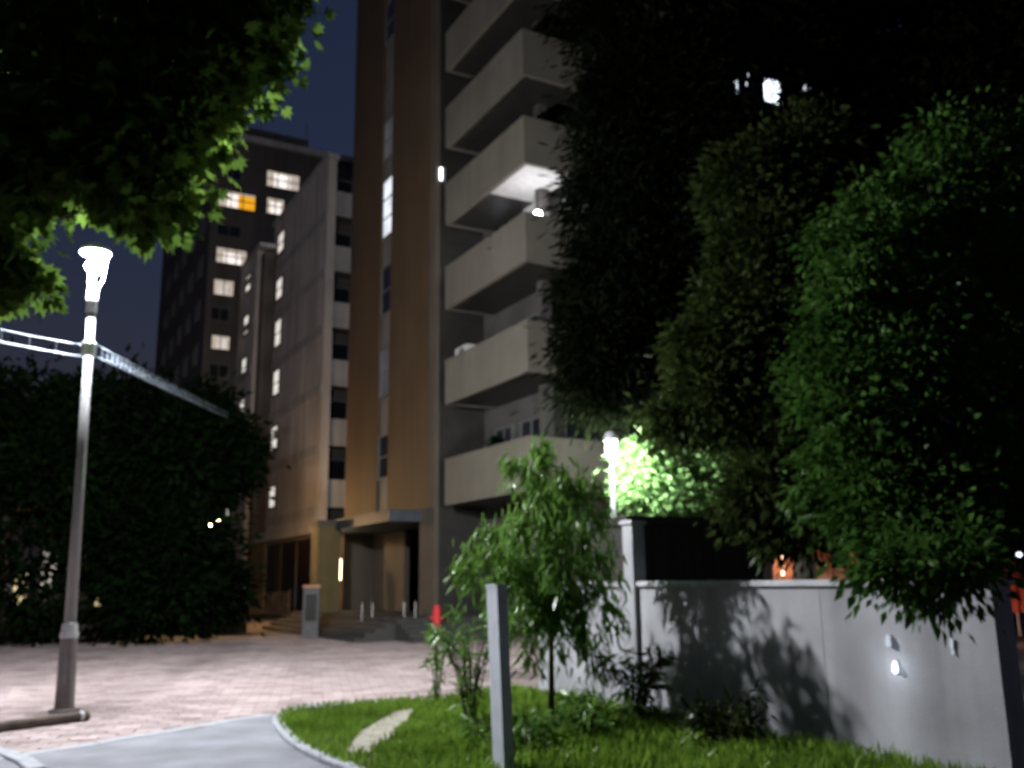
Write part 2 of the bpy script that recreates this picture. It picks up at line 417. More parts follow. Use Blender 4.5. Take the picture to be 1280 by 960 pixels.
nose = [(b[0], b[1]) for b in poly_px([(640, 1060), (520, 1000), (440, 966), (396, 948), (368, 932), (352, 915), (346, 904), (351, 897), (366, 890), (430, 885), (530, 880), (640, 867)])]
stones(nose, .13, -.1, .06, .42)
stones([s for s in seam[4:]], .16, -.1, .006, .8, 'flush_kerb_stone')
stones(poly_px([(-60, 928), (0, 940), (28, 950), (60, 975)]), .16, -.1, .03, .6)

# pale bare patch worn into the grass
bp_pts = poly_px([(430, 946), (452, 918), (492, 894), (520, 888), (512, 906), (486, 928), (462, 946)])
o = MB().prism(bp_pts, .0, .038).build('bare_path', M['bare']); tag(o, kind='structure')

# grass
def grass():
    xs = np.array([b[0] for b in bed]); ys = np.array([b[1] for b in bed])
    P = []
    n = 0
    while n < 42000:
        x = random.uniform(xs.min(), xs.max()); y = random.uniform(7.0, ys.max())
        if not inside((x, y), bed): continue
        if (inside((x, y), bp_pts) or inside((x, y + .16), bp_pts)) and random.random() < .985: continue
        dens = .5 + .5 * math.sin(x * 2.1 + 1.3 * math.sin(y * 1.7)) * math.sin(y * 2.6 + x)
        if random.random() > .35 + .65 * dens: continue
        P.append((x, y, .026)); n += 1
    P = np.array(P); ax = rng.normal(size=P.shape) * .38; ax[:, 2] = 1
    far = np.clip((P[:, 0] + 3) / 4, 0, 1)
    sz = (.045 + .06 * rng.random(len(P))) * (1 + 1.1 * far * rng.random(len(P)))
    T = (np.array([(0, -.05, 0), (0, .05, 0), (.55, .04, .05), (1, 0, .28)]), [(0, 1, 2), (0, 2, 3)])
    o = leaves('grass', P, ax, sz, np.clip(.45 + .2 * rng.normal(size=len(P)) + .28 * np.sin(P[:, 0] * 3.1 + np.sin(P[:, 1] * 2.3)) * np.sin(P[:, 1] * 3.7), 0, 1), T, M['grass'])
    tag(o, 'rough green grass covering the kerbed bed in front of the pale wall', 'grass', kind='stuff')
grass()

# ------------------------------------------------------------------ apartment tower
bA = empty('apartment_tower', P0, HEAD); tag(bA, 'tall brown tower with a narrow window slot and wrap-around pale balconies', 'building')
v0 = on_u(545, 600, 0)[0]; v537 = on_u(537, 600, 0)[0]; v488 = on_u(488, 350, 0)[0]; v475 = on_u(475, 350, 0)[0]; v440 = on_u(438, 350, 0)[0]
HT = 34.0; TZ = .6
zdoor = on_u(470, 646, 0)[1]
print('TOWER', v0, v537, v488, v475, v440, zdoor, 'P0', P0)
vdr = on_u(524, 690, 0)[0]; vdl = on_u(424, 690, 0)[0]
MB().box(0, 5.5, v537, v488, zdoor, HT).build('tower_wall', M['tower'], bA)
MB().box(0, 5.5, v475, v440, zdoor, HT).build('tower_wall', M['tower'], bA)
MB().box(-.05, .10, v0, v537 - .003, 0, HT).build('corner_pier', M['tower_edge'], bA)
MB().box(0, 5.5, v537, vdr, 0, zdoor - .003).build('door_pier', M['tower_edge'], bA)
MB().box(.10, 5.2, v488 + .003, v475 - .003, zdoor, HT - .2).build('slot_wall', M['slot'], bA)
# floor joints in the brown cladding: shallow horizontal ribs
def win(parent, plane, c, a0, a1, z0, z1, pane, nv=1, nh=1, fr=.05, dep=.07, frame='frame', name='window', split=None):
    """a window standing on a face: plane 'u' (face normal -u at u=c, a is v) or 'v' (face normal -v at v=c, a is u); pane is a sub-part"""
    if a0 > a1: a0, a1 = a1, a0
    if z0 > z1: z0, z1 = z1, z0
    def bx(mb, p, q, r, s, d0, d1):
        if plane == 'u': mb.box(c - d1, c - d0, p, q, r, s)
        else: mb.box(p, q, c - d1, c - d0, r, s)
    f = MB()
    bx(f, a0 - fr, a0, z0 - fr, z1 + fr, -.02, dep); bx(f, a1, a1 + fr, z0 - fr, z1 + fr, -.02, dep)
    bx(f, a0, a1, z0 - fr, z0, -.02, dep + .03); bx(f, a0, a1, z1, z1 + fr, -.02, dep)
    for k in range(1, nv):
        m_ = a0 + (a1 - a0) * k / nv; bx(f, m_ - fr * .35, m_ + fr * .35, z0, z1, -.01, dep - .01)
    for k in range(1, nh):
        m_ = z0 + (z1 - z0) * k / nh; bx(f, a0, a1, m_ - fr * .35, m_ + fr * .35, -.01, dep - .015)
    fo = f.build(name, M[frame], parent)
    if split:
        m_ = a0 + (a1 - a0) * split[0]
        bx_ = MB(); bx(bx_, a0, m_ - .004, z0, z1, -.01, .02); bx_.build('pane', M[pane], fo)
        bx_ = MB(); bx(bx_, m_ + .004, a1, z0, z1, -.01, .02); bx_.build('pane', M[split[1]], fo)
    else:
        p_ = MB(); bx(p_, a0, a1, z0, z1, -.01, .02); p_.build('pane', M[pane], fo)
    if pane in ('pane_white', 'pane_white2') and a1 - a0 > .8:
        for k_ in range(random.choice((1, 2, 2))):
            cw = (a1 - a0) * random.uniform(.12, .3); ca = a0 if k_ == 0 else a1 - cw
            cb = MB(); nf = 5
            for q_ in range(nf): bx(cb, ca + cw * q_ / nf, ca + cw * (q_ + .9) / nf, z0 + random.uniform(0, .05), z1 - .01, .022, .032 + .01 * (q_ % 2))
            cb.build('curtain', M['curtain'], fo)
        hb_ = random.uniform(.08, .3); cb = MB(); bx(cb, a0 + .01, a1 - .01, z1 - (z1 - z0) * hb_, z1 - .012, .044, .05); cb.build('blind', M['curtain'], fo)
    return fo
def slotwin(y0, y1, pane, nh=3):
    z1 = on_u(481, y0 + 4, 0)[1]; z0 = on_u(481, y1 - 4, 0)[1]
    win(bA, 'u', .10, v488 + .07, v475 - .07, z0, z1, pane, 1, nh, .06)
slotwin(222, 300, 'pane_cool', 3); slotwin(432, 498, 'pane_grey', 2); slotwin(150, 204, 'pane_grey', 2); slotwin(6, 60, 'glass_dark', 2); slotwin(330, 395, 'glass_dark', 2); slotwin(540, 600, 'glass_dark', 2)

# balconies
vb1 = on_u(556, 600, 0)[0]; vb0 = on_u(657, 300, 0)[0]; UB = 7.4
ys = [632, 503, 382, 278, 186, 92, 0]
zs = [on_u(556, y, 0)[1] for y in ys]; print('BALC z', zs, 'v', vb1, vb0)
dz = (zs[4] - zs[0]) / 4; zb = [(zs[k] * 2 + zs[0] + dz * k) / 3 if k < 5 else zs[4] + dz * (k - 4) * .95 for k in range(8)]; print('dz', dz)
bc = 1.36
for k, z in enumerate(zb):
    mb = MB(); t = .13
    mb.box(0, t, vb0, vb1, z, z + bc); mb.box(t, UB, vb0, vb0 + t, z, z + bc); mb.box(t, 1.7, vb1 - t, vb1, z, z + bc)
    bo = mb.build('balcony', M['balcony'], bA)
    mb = MB(); mb.box(t, 1.75, vb0 + t, vb1 - t, z + .02, z + .24); mb.box(1.75, UB, vb0 + t, vb0 + 1.75, z + .02, z + .24); mb.build('slab', M['door_dark'], bo)  # near-black slab colour stands in for shade under the balconies
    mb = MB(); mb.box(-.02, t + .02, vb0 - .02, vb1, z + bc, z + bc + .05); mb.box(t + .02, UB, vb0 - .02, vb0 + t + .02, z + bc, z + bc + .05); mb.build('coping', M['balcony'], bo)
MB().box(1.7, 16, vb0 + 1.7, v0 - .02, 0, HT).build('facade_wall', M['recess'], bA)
MB().box(.103, 5.5, v0 + .01, v537 - .003, 0, HT).build('party_wall', M['door_dark'], bA)  # near-black face paints in the shade of the gap beside the balconies
for k, z in enumerate(zb[:6]):
    for (a, b) in ((vb0 + 2.1, vb0 + 3.3), (vb0 + 3.9, vb0 + 4.9)):
        if b < v0 - .3: win(bA, 'u', 1.7, a, b, z + .3, z + 2.35, 'pane_cool' if k == 2 else 'glass_dark', 2, 1, .06, name='balcony_door')
    for (a, b) in ((2.2, 3.6), (4.3, 5.5)):
        win(bA, 'v', vb0 + 1.7, a, b, z + .3, z + 2.35, 'glass_dark', 2, 1, .06, name='balcony_door')
# corner columns carrying the balconies at street level and upward
for k in range(7):
    MB().box(1.25, 1.55, vb0 + 1.25, vb0 + 1.55, zb[k] + .24 if k else zb[0] + .24, zb[k+1] + .02).build('corner_column', M['recess'], bA)
MB().box(.3, .62, vb0 + .3, vb0 + .62, 0, zb[0] + .02).build('street_column', M['recess'], bA)
win(bA, 'u', 1.7, vb0 + 2.2, vb0 + 4.6, .9, 2.3, 'glass_dark', 3, 1, .07)

def point(name, parent, loc, watts, col, rad=.08):
    d = bpy.data.lights.new(name, 'POINT'); d.energy = watts; d.color = col; d.shadow_soft_size = rad
    o = bpy.data.objects.new(name, d); COL.objects.link(o); o.parent = parent; o.location = loc; return o
# lit balcony (third floor up): ceiling lamp
zc = zb[3]
cl = empty('standing_lamp', W(.95, vb0 + .9, zb[2] + .24)); tag(cl, 'bright white standing lamp on the glowing balcony', 'lamp')
MB().lathe([(.16, 0), (.16, .02), (.03, .04)], 14).build('base_plate', M['pale_metal'], cl)
MB().tube([(0, 0, .041), (0, 0, 1.45)], .015, 8).build('stem', M['pale_metal'], cl)
MB().lathe([(.03, 1.451), (.09, 1.5), (.12, 1.58), (.09, 1.67), (.03, 1.7)], 14).build('globe', emit('balcony_globe', (.93, .93, 1), 100), cl, smooth=True)
lit_b = [o_ for o_ in kids(bA) if o_.name.startswith('balcony') and not o_.name.startswith('balcony_door')][3]
MB().box(.14, 1.69, vb0 + .14, vb0 + 2.3, zc + .004, zc + .018).build('bounce_ceiling', M['frame_pale'], lit_b)  # white panels added on this floor only, to catch and spread the glow
MB().box(1.62, 1.69, vb0 + 1.62, vb0 + 2.9, zb[2] + 1.0, zc - .01).build('bounce_back_wall', M['frame_pale'], lit_b)
MB().box(1.7, 5.0, vb0 + 1.60, vb0 + 1.69, zb[2] + 1.0, zc - .01).build('bounce_back_wall', M['frame_pale'], lit_b)
# small lamp on the party wall
q = on_u(557, 218, .25)
sl = empty('wall_lamp', W(.2, v0 - .06, q[1])); sl.rotation_euler = (0, 0, HEAD); tag(sl, 'small white wall lamp on the balcony beside the brown tower', 'lamp')
MB().box(-.06, .05, -.05, .05, -.25, .25).build('back_plate', M['pale_metal'], sl)
MB().tube([(-.1, 0, -.2), (-.1, 0, .22)], .045, 8).build('tube', emit('walltube', (.95, .97, 1), 4), sl)

# plants in pots on the balconies
def pot_plant(loc, h, label, mat='leaf_dark'):
    r = empty('potted_plant', loc); tag(r, label, 'plant', 'plants on the balconies')
    MB().lathe([(.10, 0), (.15, .26), (.16, .28), (.13, .28)], 12).build('pot', M['timber'], r)
    pos, dr, ti = clump_points([((0, 0, .28 + h * .5), (.28, .28, h * .5), 16)], 22, .09, .2)
    dr[:, 2] += .6; leaves('foliage', pos, dr, .16 * (.7 + .6 * rng.random(len(pos))), ti, T_OVAL, M[mat], r)
pot_plant(W(.45, vb0 + 1.9, zb[2] + .24), 1.25, 'leafy potted plant on the brightly lit balcony')
pot_plant(W(.5, vb0 + 3.7, zb[4] + .24), 1.5, 'tall dark potted plant on the upper balcony above the small wall lamp')
pot_plant(W(.5, vb0 + 2.6, zb[0] + .24), 1.2, 'dark potted plant on the lowest balcony')

ac = empty('air_conditioner', W(.45, vb1 - .55, zb[1] + .24), HEAD); tag(ac, 'white air conditioner box on the second balcony beside the brown tower', 'air conditioner')
MB().box(-.18, .18, -.4, .4, 1.0, 1.55, .02).build('casing', M['frame_pale'], ac); MB().box(-.15, .15, -.35, .35, 0, .999).build('stand', M['taupe_metal'], ac)
MB().lathe([(.2, 0), (.21, .01), (.19, .02)], 14).build('fan_guard', M['frame'], ac, loc=(-.181, -.08, 1.28)).rotation_euler = (0, R(-90), 0)
# entrance: recess, canopy, doors
MB().box(2.6, 2.8, vdr, vdl + .3, 0, zdoor).build('entrance_wall', M['door_dark'], bA)
MB().box(-1.1, 2.6, vdr - .15, vdl + .25, zdoor - .42, zdoor - .06).build('canopy', M['canopy'], bA)
MB().box(0, 2.6, vdl + .25, v440, 0, zdoor - .003).build('entrance_side_wall', M['tower_edge'], bA)
MB().box(1.2, 1.4, (vdr + vdl) / 2 + .2, vdl + .2, TZ, zdoor - .45).build('entrance_panel', M['tower_edge'], bA)
for k in range(2):
    a = vdr + .5 + k * 1.35; dd = win(bA, 'u', 2.6, a, a + 1.15, TZ + .05, TZ + 2.2, 'glass_dark', 1, 2, .07, name='entrance_door')
    MB().tube([(2.48, a + .1, TZ + .9), (2.48, a + .1, TZ + 1.4)], .02, 8).build('handle', M['steel'], dd)
win(bA, 'u', 2.6, vdr + 1.2, vdr + 1.5, TZ + 2.3, TZ + 2.75, 'pane_warm', 1, 1, .04, name='fanlight')
# ochre column at the far side of the entrance
cu = on_v(406, 700, v440 - .6)
col_ = empty('entrance_column', W(-1.3, on_u(405, 760, -1.3)[0], 0), HEAD); tag(col_, 'square ochre column beside the tower entrance', 'column')
ch = on_u(405, 652, -1.3)[1]
MB().box(-.42, .42, -.42, .42, 0, ch - .2).build('shaft', M['ochre'], col_)
MB().box(-.48, .48, -.48, .48, ch - .2, ch).build('head', M['tower_edge'], col_)
# lit lantern panel at the entrance
lv, lz = on_u(427, 712, -.05)
lan = empty('entrance_lantern', W(-.35, lv - .1, lz), HEAD + R(62)); tag(lan, 'warm white lantern glowing on the wall by the entrance', 'lamp')
MB().box(-.02, .1, -.28, .28, -.45, .45).build('housing', M['frame'], lan)
MB().box(-.16, -.021, -.24, .24, -.40, .40, .02).build('diffuser', emit('lantern_glow', (1, .80, .50), 8, .3, 3), lan)

# raised terrace with steps before the entrance
TU0 = -1.7; TVF = -.9
tr_ = empty('entrance_terrace', W(0, 0, 0), HEAD); tag(tr_, 'dark stone terrace with steps in front of the tower entrance', 'terrace')
MB().box(TU0, 2.5, TVF, 9.5, -.1, TZ).build('platform', M['terrace'], tr_)
for k in range(4):
    MB().box(TU0 - .30 * (k + 1), TU0 - .30 * k - .003, TVF + .1, 9.4, -.1, TZ - .12 * (k + 1), .015).build('step', M['terrace'], tr_)
    MB().box(TU0 + .02, 1.2, TVF - .30 * (k + 1), TVF - .30 * k - .003, -.1, TZ - .12 * (k + 1), .015).build('step', M['terrace'], tr_)
# slim steel bollards at the edge
for i, (x, nm) in enumerate(((452, 'leftmost'), (465, 'second'), (505, 'third'), (519, 'rightmost'))):
    p = gp(x, 797); bo = empty('steel_bollard', (p.x, p.y, 0))
    tag(bo, {'leftmost': 'slim steel bollard before the entrance, leftmost of four', 'second': 'slim steel bollard before the entrance, second from the left',
             'third': 'slim steel bollard before the entrance, third from the left', 'rightmost': 'slim steel bollard nearest the red post'}[nm], 'bollard', 'steel bollards before the entrance')
    MB().tube([(0, 0, 0), (0, 0, 1.0)], .045, 10).build('shaft', M['steel'], bo)
    MB().lathe([(.05, 1.001), (.055, 1.03), (.03, 1.07)], 10).build('cap', M['steel'], bo)
    MB().lathe([(.09, 0), (.09, .02), (.05, .03)], 10).build('base_ring', M['pale_metal'], bo)
# red post
p = gp(546, 800); rp_ = empty('red_post', (p.x, p.y, 0)); tag(rp_, 'short bright red post standing on the plaza before the tower', 'post')
MB().lathe([(.15, 0), (.15, .05), (.12, .09), (.115, .72), (.125, .74), (.125, .80), (.10, .83)], 14).build('shaft', M['red'], rp_, smooth=False)
MB().lathe([(.10, .831), (.10, .90), (.06, .96), (.02, .98)], 14).build('cap', M['red'], rp_)
for s in (-1, 1): MB().tube([(s * .11, 0, .6), (s * .19, 0, .6)], .045, 8).build('outlet', M['red'], rp_)
# grey pillar on the plaza
p = gp(388, 797); gpil = empty('grey_pillar', (p.x, p.y, 0), HEAD * .3); tag(gpil, 'grey square pillar with a pinkish top standing on the far plaza', 'pillar')
MB().box(-.24, .24, -.2, .2, 0, 1.5, .02).build('shaft', M['pillar'], gpil)
MB().box(-.27, .27, -.23, .23, 1.5, 1.58, .02).build('cap', M['brick_far'], gpil)
MB().box(-.17, .17, -.222, -.201, .5, 1.3, .005).build('panel', M['shed'], gpil)

# ------------------------------------------------------------------ rear apartment block
YB = 46.0
pc = pd(396, 700, YB); u2, v2, _ = loc_uv(pc)
v3 = on_u(340, 500, u2)[0]; u3 = on_v(318, 500, v3)[0]; v4 = on_u(293, 500, u3)[0]; u4 = on_v(256, 400, v4)[0]; v5 = on_u(198, 400, u4)[0]
zr2 = on_v(402, 196, v2)[1]; zr3 = on_u(318, 318, u3)[1]; zr4 = on_v(300, 176, v4)[1]; upil = on_v(416, 400, v2)[0]
print('REAR', u2, v2, v3, u3, v4, u4, v5, 'z', zr2, zr3, zr4, upil)
bB = empty('apartment_block', P0, HEAD); tag(bB, 'grey stepped apartment block with scattered lit windows behind the brown tower', 'building')
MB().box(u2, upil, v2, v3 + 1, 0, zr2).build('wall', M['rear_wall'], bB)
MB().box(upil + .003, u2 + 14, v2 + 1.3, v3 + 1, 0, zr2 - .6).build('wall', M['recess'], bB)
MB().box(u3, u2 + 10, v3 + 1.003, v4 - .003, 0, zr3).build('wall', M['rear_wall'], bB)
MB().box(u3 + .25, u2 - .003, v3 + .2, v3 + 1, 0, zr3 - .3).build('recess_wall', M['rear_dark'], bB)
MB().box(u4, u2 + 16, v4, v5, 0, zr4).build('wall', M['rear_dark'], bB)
rf = MB().box(u4 - .3, u2 + 16.3, v4 - .3, v5 + .3, zr4, zr4 + .45).build('roof', M['rear_band'], bB)
MB().box(u4 + 2, u4 + 7, v4 + 2, v4 + 6, zr4 + .45, zr4 + 2.2).build('lift_housing', M['rear_dark'], rf)
for x in (327, 384):
    a, z = on_v(x, 190, v4); MB().tube([(a, v4 + .4, zr4 + .45), (a, v4 + .4, zr4 + 2.6)], .04, 6).build('antenna', M['taupe_metal'], rf)
MB().box(u2 - .12, upil + .1, v2 - .12, v3 + 1.1, zr2, zr2 + .3).build('roof', M['rear_band'], bB)
MB().box(u3 - .1, u2 - .003, v3 + .1, v4 - .01, zr3, zr3 + .25).build('roof', M['rear_band'], bB)
# side face columns of stair windows
col1 = [(289, 318), (346, 376), (398, 435), (461, 496), (531, 565), (606, 637)]
for a, b in col1:
    p0 = on_u(355.5 - (a - 289) * .034, (a + b) / 2, u2); p1 = on_u(348.5 - (a - 289) * .034, (a + b) / 2, u2)
    zt = on_u(352 - (a - 289) * .034, a + 3, u2)[1]; zl = on_u(352 - (a - 289) * .034, b - 3, u2)[1]
    win(bB, 'u', u2, p0[0], p1[0], zl, zt, 'pane_stair', 1, 2, .08, frame='frame')
col2 = [(343, 367), (393, 420), (446, 474), (498, 527)]
for a, b in col2:
    xm = 311 - (a - 343) * .05
    p0 = on_u(xm + 2.6, (a + b) / 2, u3); p1 = on_u(xm - 2.6, (a + b) / 2, u3); zt = on_u(xm, a + 3, u3)[1]; zl = on_u(xm, b - 3, u3)[1]
    win(bB, 'u', u3, p0[0], p1[0], zl, zt, 'pane_stair', 1, 2, .08)
# horizontal concrete bands on the side faces, one per floor
fl = (on_u(352, 370, u2)[1] - on_u(346, 560, u2)[1]) / 3; zf0 = on_u(352, 330, u2)[1]; print('floor', fl)
k = -8
while zf0 + fl * k < zr2 - .4:
    z = zf0 + fl * k
    if z > 3:
        MB().box(u2 - .06, u2 - .003, v2 + .1, v3 + .9, z - .35, z + .12).build('floor_band', M['rear_band'], bB)
        if z < zr3 - .5: MB().box(u3 - .06, u3 - .003, v3 + 1.1, v4 - .1, z - .35, z + .12).build('floor_band', M['rear_band'], bB)
    k += 1
# camera-facing lit windows on the tall rear part
def fwin(x0, x1, y0, y1, pane, nv, nh, split=None, name='window'):
    a0, z1 = on_v(x0, y0, v4); a1, z0 = on_v(x1, y1, v4)
    win(bB, 'v', v4, a0, a1, z0, z1, pane, nv, nh, .08, .09, split=split, name=name)
fwin(334, 373, 213, 240, 'pane_white', 3, 2)
fwin(274, 318, 237, 265, 'pane_white', 3, 2, (.54, 'pane_yellow'))
fwin(334, 354, 247, 270, 'pane_white', 2, 2)
fwin(271, 307, 309, 333, 'pane_white', 3, 2)
fwin(268, 291, 349, 371, 'pane_white2', 2, 1)
fwin(265, 286, 419, 438, 'pane_white2', 2, 1)
fwin(264, 285, 384, 402, 'glass_dark', 2, 1); fwin(272, 300, 280, 298, 'glass_dark', 2, 1); fwin(262, 284, 455, 473, 'glass_dark', 2, 1); fwin(280, 300, 206, 226, 'glass_dark', 2, 1)
fwin(283, 287, 636, 650, 'pane_white2', 1, 1); fwin(281, 286, 552, 572, 'pane_warm', 1, 1)
# dark windows on the long left side of the tall rear part
for kk in range(6):
    for jj in range(5):
        v = v4 + 2 + jj * (v5 - v4 - 4) / 5; z = zr4 - 2.6 - kk * 3.1
        win(bB, 'u', u4, v, v + 1.5, z - .7, z + .7, 'glass_dark', 2, 1, .07)
# stacked balconies beside the pale pier
zt = zr2 - 1.3; k = 0
while zt > 3.5:
    mb = MB().box(upil + .003, u2 + 13, v2 + .25, v2 + .37, zt - 1.75, zt - .35)
    bo = mb.build('balcony', M['rear_band'], bB)
    MB().box(upil + .003, u2 + 13, v2 + .371, v2 + 1.3, zt - 1.75, zt - 1.55).build('slab', M['recess'], bo)
    win(bB, 'v', v2 + 1.3, upil + .4, upil + 2.2, zt - .9, zt + .75, 'glass_dark', 2, 1, .06)
    zt -= fl * 1.0; k += 1
a_, z_ = on_v(429, 396, v2 + 1.3); win(bB, 'v', v2 + 1.3, a_ - .35, a_ + .55, z_ - .5, z_ + .6, 'pane_cool', 3, 1, .05)
# dark ground-floor undercroft of the rear block and its side wing
MB().box(u2 - .6, upil + .3, v2 - 1.2, v3 + .5, on_v(366, 668, v2)[1], on_v(366, 655, v2)[1]).build('undercroft_roof', M['rear_band'], bB)
win(bB, 'u', u2, v2 + .4, v3 - .5, .3, on_v(366, 672, v2)[1], 'glass_dark', 3, 1, .1, name='undercroft_window')
# taller dark neighbour building at the far left edge of the block
# ------------------------------------------------------------------ lit slatted gate by the block
p = gp(335, 771); gate = empty('slatted_gate', (p.x, p.y, 0), HEAD * .2); tag(gate, 'low slatted gate catching yellow light at the foot of the grey block', 'gate')
MB().box(-1.0, 1.0, -.03, .03, .15, .22).build('rail', M['timber'], gate); MB().box(-1.0, 1.0, -.03, .03, 1.1, 1.17).build('rail', M['timber'], gate)
for k in range(11):
    MB().box(-.98 + k * .19, -.88 + k * .19, -.06, -.031, .1, 1.25).build('slat', M['timber'], gate)
for s in (-1.06, 1.06): MB().box(s - .05, s + .05, -.05, .05, 0, 1.35).build('gate_post', M['timber'], gate)

# warm street lamp half hidden by the dark trees
def warm_lamp(p, h, watts, label):
    r = empty('street_lamp', p); tag(r, label, 'street lamp')
    MB().tube([(0, 0, 0), (0, 0, h - .3)], [.07, .05], 10).build('pole', M['taupe_metal'], r)
    MB().lathe([(.05, h - .3), (.12, h - .26), (.16, h - .02)], 12).build('holder', M['taupe_metal'], r)
    MB().lathe([(.15, h - .018), (.2, h + .12), (.16, h + .3), (.05, h + .36)], 14).build('globe', M['bulb_warm'], r, smooth=True)
    MB().lathe([(.24, h + .361), (.14, h + .45), (.03, h + .5)], 14).build('cap', M['taupe_metal'], r)
    return r
pw = pd(268, 655, 38)
warm_lamp((pw.x, pw.y, 0), pw.z - .15, 800, 'warm street lamp behind the dark trees by the tower entrance')

# ------------------------------------------------------------------ main street lamp
lb = gp(80, 890); LX, LY = lb.x, lb.y
def zat(px, py): return pd(px, py, LY).z
lamp = empty('street_lamp', (LX, LY, 0)); tag(lamp, 'tall grey street lamp shining white at the left beside the plaza', 'street lamp')
zc_ = zat(85, 786); zt_ = zat(108, 362); zcap = zt_ + .54; zbul = zat(113, 322)
print('LAMP', LX, LY, zc_, zt_, zcap)
MB().lathe([(.19, 0), (.19, .03), (.125, .05), (.12, .1), (.108, zc_ - .12)], 16).build('base_sleeve', M['taupe_metal'], lamp, smooth=False)
MB().box(-.045, .045, -.128, -.10, .35, .72, .004).build('hatch', M['grey_metal'], lamp)
MB().lathe([(.115, zc_ - .119), (.12, zc_ - .05), (.105, zc_ - .045), (.10, zc_ + .06), (.075, zc_ + .08)], 16).build('collar', M['pale_metal'], lamp)
MB().tube([(0, 0, zc_ + .081), (0, 0, (zc_ + zt_) / 2), (0, 0, zt_ - .35)], [.075, .066, .058], 16).build('pole', M['grey_metal'], lamp, smooth=True)
MB().tube([(0, 0, zt_ - .349), (0, 0, zt_)], [.075, .07], 16).build('upper_sleeve', M['pale_metal'], lamp, smooth=True)
zbr = zat(105, 436)
MB().lathe([(.085, zbr - .12), (.1, zbr - .1), (.1, zbr + .08), (.085, zbr + .1)], 14).build('cable_clamp', M['pale_metal'], lamp)
for k in range(3):
    a = k * 2.094 + .4; c, s = math.cos(a), math.sin(a)
    MB().tube([(.05 * c, .05 * s, zt_ + .001), (.13 * c, .13 * s, zt_ + .14), (.17 * c, .17 * s, zcap - .004)], .014, 8).build('arm', M['pale_metal'], lamp)
MB().lathe([(.06, zt_ + .002), (.03, zt_ + .04), (.025, zt_ + .21), (.03, zt_ + .225)], 14).build('lamp_holder', M['pale_metal'], lamp)
MB().lathe([(.03, zt_ + .23), (.09, zt_ + .28), (.12, zt_ + .35), (.09, zt_ + .43), (.02, zt_ + .46)], 16).build('bulb', M['bulb'], lamp, smooth=True)
MB().lathe([(.19, zcap), (.215, zcap + .015), (.20, zcap + .07), (.12, zcap + .13), (.03, zcap + .15)], 22).build('cap', M['pale_metal'], lamp, smooth=True)

lamp.rotation_euler = (0, R(-1.0), 0)      # the pole has settled a little to the left
# cable clamped to the lamp; its doubled wire and ticks imitate motion smear
def cable(a, b, sag, label, gap):
    a = Vector(a); b = Vector(b); r = empty('overhead_cable', a); tag(r, label, 'cable', 'cables clamped to the street lamp')
    d = b - a; n = 24; pts = []
    for i in range(n + 1):
        t = i / n; p = d * t; p.z -= sag * 4 * t * (1 - t); pts.append(p)
    MB().tube(pts, .005, 6).build('upper_wire', M['sheath'], r); MB().tube([p - Vector((0, 0, gap)) for p in pts], .010, 6).build('lower_wire', M['sheath'], r)
    L = d.length; m = int(min(L, 26) / .32); L0 = min(L, 26) / L
    for i in range(1, m):
        t = i / m * L0; p = d * t; p.z -= sag * 4 * t * (1 - t)
        MB().tube([p - Vector((0, 0, .008)), p - Vector((0, 0, gap + random.uniform(.015, .05)))], .0035, 5).build('smear_tick', M['sheath'], r)
cl_ = Vector((LX - .08, LY, zbr + .06))
ce = on_u(346, 541, u2); cab_end = W(u2 - .12, ce[0], ce[1])
MB().box(u2 - .16, u2 - .003, ce[0] - .15, ce[0] + .15, ce[1] - .35, ce[1] + .15).build('cable_bracket', M['taupe_metal'], bB)
cable(cl_ + Vector((-.1, 0, 0)), pd(-150, 372, LY - 1.8), .05, 'pale cable with added smear ticks running from the street lamp out of frame', .17)
cable(cl_ + Vector((.1, .02, 0)), cab_end, .1, 'pale cable with added smear ticks running from the street lamp towards the grey block', .17)

# log edging at the foot of the lamp
e0 = gp(108, 901); e1 = gp(-80, 926); e0.z = e1.z = .06
lg = empty('log_edging', e0); tag(lg, 'dark round log lying on the paving at the foot of the lamp', 'log')
d = e1 - e0; MB().tube([(0, 0, 0), d * .5, d], [.06, .065, .065], 12).build('log', M['timber'], lg, smooth=False)
dn = d.normalized(); MB().tube([-dn * .02, -dn * .001], [.055, .058], 12).build('sawn_end', M['bare'], lg)
MB().tube([dn * .06, dn * .10], [.065, .065], 12).build('metal_band', M['pale_metal'], lg)

# ------------------------------------------------------------------ garden wall on the right
wr = empty('garden_wall', W(WU, 0, 0), HEAD); tag(wr, 'pale grey rendered wall with leaf shadows running along the grass bed', 'wall')
ZW = 1.52
MB().box(.02, .23, WV0 + .02, WV1 - .02, 0, ZW - .01).build('wall_core', M['coping'], wr)
for k in range(4):
    a = WV0 + (WV1 - WV0) * k / 4; b = WV0 + (WV1 - WV0) * (k + 1) / 4
    MB().box(0, .25, a + (.004 if k else 0), b - (.004 if k < 3 else 0), 0, ZW).build('wall_panel', M['wall'], wr)
n = 9
for k in range(n):
    a = WV0 - .03 + (WV1 - WV0 + .06) * k / n; b = WV0 - .03 + (WV1 - WV0 + .06) * (k + 1) / n
    MB().box(-.04, .29, a + .004, b - .004, ZW + .001, ZW + .06 + random.uniform(-.004, .004), .012).build('coping_stone', M['coping'], wr)
# pillar at the far part of the wall
pv = on_u(790, 700, WU)[0]; zp = on_u(792, 655, WU)[1]
gpl = empty('wall_pillar', W(WU - .01, pv, 0), HEAD); tag(gpl, 'pale pillar rising above the wall behind the young tree', 'pillar')
MB().box(-.05, .14, -.10, .10, 0, zp).build('shaft', M['wall'], gpl); MB().box(-.08, .17, -.13, .13, zp, zp + .05, .02).build('cap', M['coping'], gpl)
